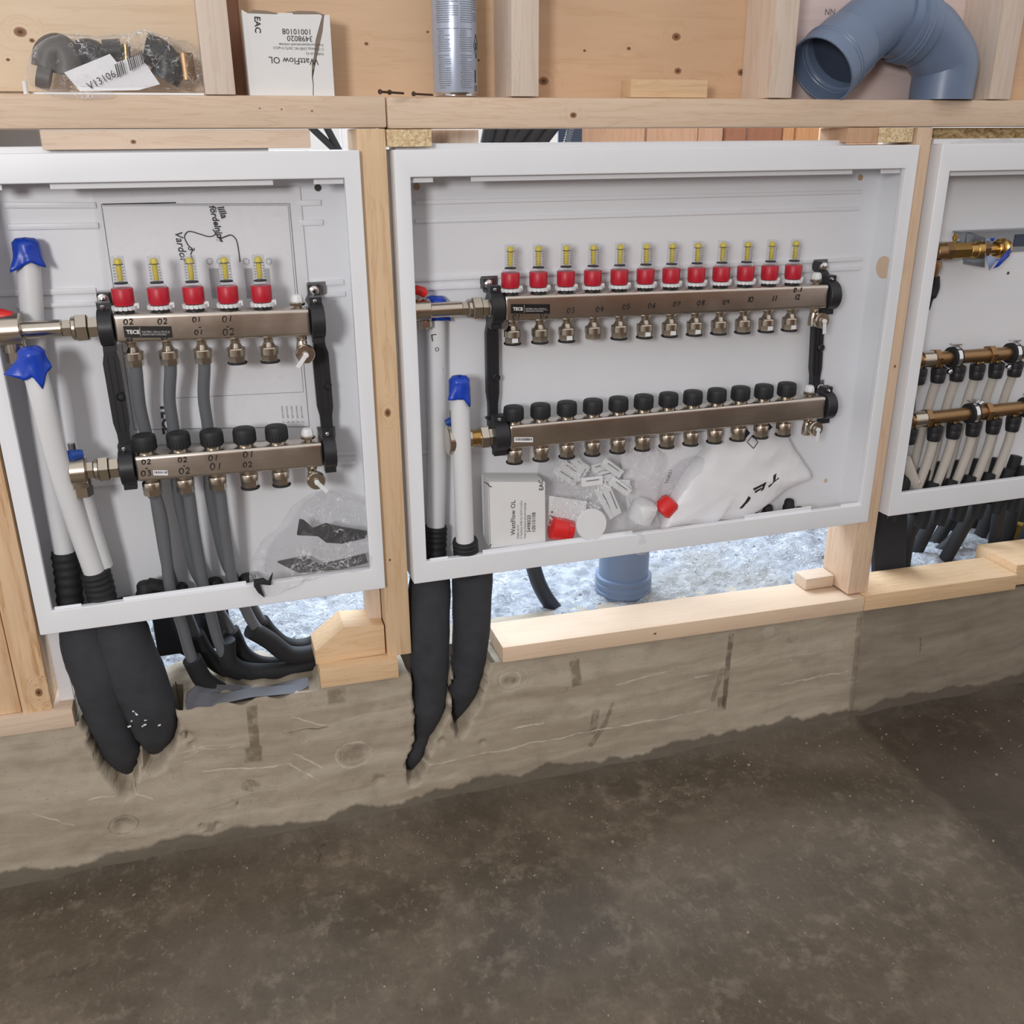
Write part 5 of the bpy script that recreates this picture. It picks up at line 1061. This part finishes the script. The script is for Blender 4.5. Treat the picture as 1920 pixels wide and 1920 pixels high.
for pts in ([(1386, 954), (1404, 930), (1408, 934), (1404, 940), (1392, 953)], [(1412, 916), (1437, 904), (1436, 908), (1414, 920)], [(1433, 905), (1437, 904), (1432, 918), (1426, 922)], [(1415, 921), (1428, 914), (1428, 917), (1416, 925)], [(1450, 892), (1456, 887), (1454, 902), (1449, 905)], [(1440, 912), (1460, 895), (1461, 897), (1442, 914)]):
    decal(pts, MINK, 'printed_letter')
# ------------------------------------------------------------------ right cabinet contents
def brassbar(u0, v0, u1, v1, Y, r, name, label, hexes, conns, clamps):
    a = at(u0, v0, Y); b = at(u1, v1, Y); d = (b-a)
    t = thing(name, (a.x+.15, Y, a.z-.05), label, 'manifold')
    at_u = lambda u: a.lerp(b, (at(u, v0+(v1-v0)*(u-u0)/(u1-u0), Y).x-a.x)/(b.x-a.x))
    e = a+d*2.2; MB().tube([a, e], r, 22).build('brass_bar', MBRASSD, t)
    MB().tube([at_u(hexes[0]-22), at_u(hexes[0]-1)], r*1.22, 22).build('end_plug', MNICK, t)
    for h in hexes: MB().lathe([(r*1.35, 0), (r*1.5, .002), (r*1.5, .011), (r*1.2, .014), (r, .016)], at_u(h), d, 6, ph=.3).build('hex_section', MBRASSD, t, ang=25)
    for u in conns:
        p = at_u(u); m = MB().lathe([(.0065, -r*.8), (.0065, -r-.006)], p, n=14).build('outlet_stub', MBRASS, t)
        MB().lathe([(.0100, -r-.003), (.0150, -r-.006), (.0155, -r-.013), (.0148, -r-.019), (.0150, -r-.0195), (.0135, -r-.034), (.0125, -r-.0365), (.009, -r-.037)], p, n=22).build('push_connector', MBLACK, t, ang=28)
    for u, s in clamps:
        p = at_u(u); dn = d.normalized(); o = MB().lathe([(r+.001, -.010), (r+.0075, -.009), (r+.0075, .009), (r+.001, .010)], p, dn, 28).build('clamp_rubber', MRUB, t)
        MB().lathe([(r+.0074, -.0045), (r+.0088, -.0045), (r+.0088, .0045), (r+.0074, .0045)], p, dn, 28).build('clamp_band', MCHROME, t)
        MB().box(p.x-.004, p.x+.005, Y-.006, Y+.006, p.z+(r+.006 if s > 0 else r+.004), p.z+r+.014).box(p.x-.010, p.x+.010, Y-.007, Y+.007, p.z+r+.012, p.z+r+.0145).build('clamp_nut', MCHROME, t)
        MB().lathe([(.006, 0), (.006, .006), (.003, .008)], p+Vector((-.012 if s > 0 else .012, -.006, (-r-.014) if s > 0 else (r+.009))), (0, -1, 0), 6).build('clamp_screw', MCHROME, t)
    return t, at_u
tb1, f1_ = brassbar(1715, 675, 1925, 660, .050, .0135, 'brass_manifold', 'upper brass distributor with black push connectors in the right cabinet', [1748, 1851], [1727, 1764, 1800, 1837, 1873, 1909], [(1788, 1), (1898, 1)])
tb2, f2_ = brassbar(1705, 788, 1925, 763, .036, .0135, 'brass_manifold', 'lower brass distributor with black push connectors in the right cabinet', [1732, 1845], [1709, 1757, 1793, 1830, 1868, 1905], [(1821, -1), (1925, -1)])
gp = 'white pipes in the right cabinet'
for k, u in enumerate([1727, 1764, 1800, 1837, 1873, 1909]):
    p = f1_(u); P = [p+Vector((0, 0, -.035)), p+Vector((0, .014, -.10)), p+Vector((0, .026, -.20)), p+Vector((-.004, .026, -.26)), p+Vector((-.008, .02, -.315))]
    tag(MB().tube(spline(P, 6), .0088, 14).build('white_pipe', MPIPED), 'white pipe from the %s connector of the upper brass distributor' % ('first', 'second', 'third', 'fourth', 'fifth', 'sixth')[k], 'pipe', gp)
for k, u in enumerate([1757, 1793, 1830, 1868, 1905]):
    p = f2_(u); P = [p+Vector((0, 0, -.035)), p+Vector((-.001, .002, -.075)), p+Vector((-.008, .006, -.125)), p+Vector((-.018, .010, -.175))]
    tag(MB().tube(spline(P, 6), .0095, 14).build('white_pipe', MPIPED), 'white pipe from the %s connector of the lower brass distributor' % ('first', 'second', 'third', 'fourth', 'fifth')[k], 'pipe', gp)
tag(MB().tube([at(1697, 862, .03), at(1712, 900, .035), at(1716, 912, .035)], [.0125, .0120, .0085], 16).tube([at(1714, 906, .033), at(1724, 902, .03)], .006, 12).build('white_pipe', MPIPED), 'short slanting white pipe stub in the lower left corner of the right cabinet', 'pipe', gp)
tag(MB().tube([at(1708, 735, .03), at(1706, 770, .03)], .010, 12).build('black_connector', MBLACK), 'black connector above the left end of the lower brass distributor', 'connector')
gb2 = 'black sleeves in the bottom of the right cabinet'
for k, (u, v) in enumerate([(1734, 880), (1768, 868), (1802, 865), (1836, 862), (1872, 860), (1906, 855), (1700, 890), (1750, 905), (1785, 900), (1820, 893), (1856, 888), (1892, 880), (1922, 875)]):
    yb = .062 if k < 6 else .04; p = at(u, v, yb)
    tag(MB().tube([p, p+Vector((-.008, 0, -.05)), p+Vector((-.016, 0, -.10))], [.0125, .014, .014], 14).build('black_sleeve', MRUB), '%s black sleeve of the %s row at the right cabinet bottom, counted from the left' % (['first', 'second', 'third', 'fourth', 'fifth', 'sixth', 'seventh', 'eighth', 'ninth', 'tenth', 'last'][k if k < 6 else k-6], 'back' if k < 6 else 'front'), 'sleeve', gb2)
vl = thing('brass_valve', (at(1800, 468, .05).x, .05, .45), 'brass valve with small drain nipple at the top left of the right cabinet', 'valve')
zv = at(1800, 470, .05).z; ZV = lambda x: zv
run(vl, .05, ZV, 468, [(1752, 1770, .0165, 20, 'valve_end', MBRASSD), (1768, 1781, .0185, 6, 'hex_nut', MBRASSD), (1780, 1815, .0165, 6, 'valve_body', MBRASS), (1814, 1828, .0150, 20, 'valve_neck', MBRASS), (1826, 1838, .017, 22, 'flange', MBRASS)])
run(vl, .05, ZV, 468, [(1836, 1848, .0180, 6, 'lock_nut', MBRASSD), (1846, 1870, .010, 22, 'threaded_tail', MBRASS), (1866, 1872, .0155, 22, 'tail_ring', MBRASS)])
p = at(1790, 452, .05); MB().lathe([(.003, -.006), (.003, .002), (.0055, .003), (.0055, .009)], (p.x, .05, p.z), n=14).lathe([(.0038, .009), (.0038, .014)], (p.x, .05, p.z), n=6).build('drain_nipple', MBRASS, vl, ang=25)
MB().lathe([(.014, 0), (.015, .01), (.012, .028)], at(1752, 490, .05), Vector((-.1, 0, -1)), 18).build('valve_lower_end', MBRASSD, vl)
a = at(1797, 434, .078); b = at(1925, 428, .078)
rl = thing('mounting_rail', (a.x+.1, .085, a.z-.05), 'galvanised sheet steel rail behind the brass valve', 'rail')
m = MB(); x1_ = a.x+.45; m.box(a.x, x1_, .076, .094, a.z-.002, a.z); m.box(a.x+.004, x1_, .092, .0945, a.z-.046, a.z); m.build('rail_sheet', MGALV, rl)
MB().box(at(1902, 450, .092).x, x1_-.1, .0905, .0925, a.z-.036, a.z-.012).build('rail_slot', MHTD, rl)
q = at(1831, 478, .05); MB().prism([(q.x+.006, .030, q.z-.022), (q.x+.006, .090, q.z-.022), (q.x+.006, .090, q.z+.040), (q.x+.006, .040, q.z+.034)], (.0015, 0, 0)).build('rail_bracket', MGALV, rl)
MB().prism([at(1805, 487, .06), at(1834, 495, .06), at(1836, 470, .06), at(1810, 470, .06)], (0, .0012, 0)).build('rail_bracket', MGALV, rl)
cpx = thing('threaded_cap', (at(1880, 465, .06).x, .06, zv-.02), 'brass threaded end wrapped in blue tape on the rail of the right cabinet', 'fitting')
MB().lathe([(.013, 0), (.019, .004), (.019, .014), (.012, .018)], at(1874, 466, .055), (1, .3, 0), 22).build('brass_cap', MBRASS, cpx)
m = MB(); m.add([at(1875, 486, .030), at(1896, 462, .030), at(1893, 480, .034), at(1872, 500, .026), at(1862, 504, .026)], [(0, 1, 2, 3), (0, 3, 4)]); o = m.build('blue_tape', MTAPE, cpx); s_ = o.modifiers.new('t', 'SOLIDIFY'); s_.thickness = .0006
m = MB(); m.add([at(1849, 479, .036), at(1875, 486, .034), at(1866, 492, .03), at(1855, 507, .03)], [(0, 1, 2), (0, 2, 3)]); m.add([at(1838, 453, .046), at(1858, 446, .046), at(1858, 456, .046), at(1842, 457, .046)], [(0, 1, 2, 3)]); o = m.build('tape_back', MTAPEB, cpx); s_ = o.modifiers.new('t', 'SOLIDIFY'); s_.thickness = .0006
m = MB(); m.add([at(1857, 450, .045), at(1858, 446, .045), at(1866, 446, .045), at(1862, 453, .045)], [(0, 1, 2, 3)]); o = m.build('blue_tape', MTAPE, cpx); s_ = o.modifiers.new('t', 'SOLIDIFY'); s_.thickness = .0006
tag(MB().tube(spline([at(1752, 520, .06), at(1752, 540, .06), at(1744, 560, .06), at(1738, 580, .06)], 4), [.010]*8+[.006]*5, 12).build('black_pipe_end', MRUB), 'thin black pipe end behind the left rim of the right cabinet', 'pipe')
# plastic sheet edge on top of the right cabinet
tag(crumple('plastic_sheet', [(1756, 268), (1800, 262), (1860, 263), (1930, 261), (1930, 271), (1860, 274), (1800, 275), (1760, 276)], .05, .02, MBAG, 31, .003, 50), 'torn clear plastic sheet along the top of the right cabinet', 'plastic sheet')
# ------------------------------------------------------------------ under the cabinets
tag(MB().prism([at(1640, 960, .112), at(1702, 950, .112), at(1698, 1082, .112), at(1640, 1096, .112)], (0, .012, 0)).build('foam_board', MFOAMD), 'dark grey foam board under the left end of the right cabinet', 'foam board')
gh = 'black hoses crowded under the right cabinet'
HL = [((1718, 955), (1700, 1020), (1690, 1090)), ((1760, 950), (1735, 1000), (1705, 1060)), ((1795, 945), (1765, 1000), (1725, 1060)), ((1830, 942), (1800, 1000), (1760, 1070)), ((1840, 940), (1790, 1010), (1740, 1050)), ((1862, 940), (1835, 1010), (1795, 1075)), ((1878, 935), (1868, 1000), (1860, 1070)), ((1905, 930), (1890, 1000), (1872, 1060)), ((1925, 925), (1905, 985), (1880, 1055)), ((1945, 960), (1920, 1010), (1895, 1060)), ((1740, 945), (1722, 1000), (1712, 1060)), ((1818, 940), (1782, 985), (1748, 1050)), ((1850, 938), (1820, 985), (1800, 1040)), ((1890, 935), (1880, 985), (1850, 1050)), ((1775, 1040), (1810, 1036), (1880, 1050))]
for k, h in enumerate(HL):
    yk = .16+.05*(k % 3) if k < 10 else .31; P = [at(u, v, yk+(.02 if i == 2 else 0)) for i, (u, v) in enumerate(h)]; P = [P[0]+(P[0]-P[1])*.6]+P+[P[-1]+(P[-1]-P[-2])*.7]
    tag(MB().tube(spline(P, 8), .0155, 16).build('black_hose', MRUB), '%s hose from the left in the black tangle under the right cabinet' % ['first', 'second', 'third', 'fourth', 'fifth', 'sixth', 'seventh', 'eighth', 'ninth', 'tenth', 'last'][k] if k < 10 else 'black hose lying crosswise under the right cabinet' if k == len(HL)-1 else '%s from the left of the rear hoses in the black tangle under the right cabinet' % ('first', 'second', 'third', 'fourth')[k-10], 'hose', gh)
tag(MB().tube([at(1925, 985, .20)+(Vector((0, 0, -.0022))*i)+Vector((-.0006*i, 0, 0)) for i in range(50)], [.030 if i % 2 else .026 for i in range(50)], 20).build('yellow_conduit', MYPIPE), 'yellow ribbed conduit at the right edge behind the hoses', 'conduit')
p = at(1172, 1000, .25)
dp = thing('drain_pipe', (p.x, .25, -.22), 'grey-blue vertical drain pipe behind the middle cabinet standing in the screed', 'pipe')
MB().lathe([(.055, -.16), (.055, .30)], (p.x, .25, -.02), n=36).build('pipe_body', MHT, dp)
rz = at(1172, 1065, .25).z-.012
MB().lathe([(.0555, -.058), (.0600, -.056), (.0600, -.040), (.0625, -.038), (.0625, -.032), (.0605, -.031), (.0605, -.024), (.0625, -.023), (.0625, -.016), (.0605, -.015), (.0605, -.008), (.0625, -.007), (.0625, 0), (.0555, .002)], (p.x, .25, rz), n=40).build('socket_ring', MHT, dp, ang=25)
tag(MB().tube(spline([at(985, 985, .20), at(1000, 1062, .22), at(1018, 1110, .23), at(1048, 1150, .235), at(1090, 1185, .25)], 8), .0165, 20).build('black_hose', plain('black_hose_gloss', (34, 36, 46), .35)), 'glossy black hose curving down behind the middle cabinet, left of the drain pipe', 'hose')
# pebbles and crumbs on the floor, one uncountable scatter
m = MB(); rs = random.Random(3)
for i in range(420):
    x = rs.uniform(-.7, 1.6); y = -abs(rs.gauss(0, .16))-.015 if i % 2 else rs.uniform(-.85, -.02); z = fz(x, y).z; r = rs.choice((.0010, .0013, .0018, .0026 if i % 7 == 0 else .0012)); a = rs.uniform(0, 6)
    m.obox((x, y, z+r*.5), (r*math.cos(a), r*math.sin(a), 0), (-r*.7*math.sin(a), r*.7*math.cos(a), r*.2), (0, 0, r*.5))
tag(m.build('floor_grit', plain('pale_grit', (150, 138, 120), .9)), 'small pale grit and crumbs scattered over the dark floor', 'grit', None, 'stuff')
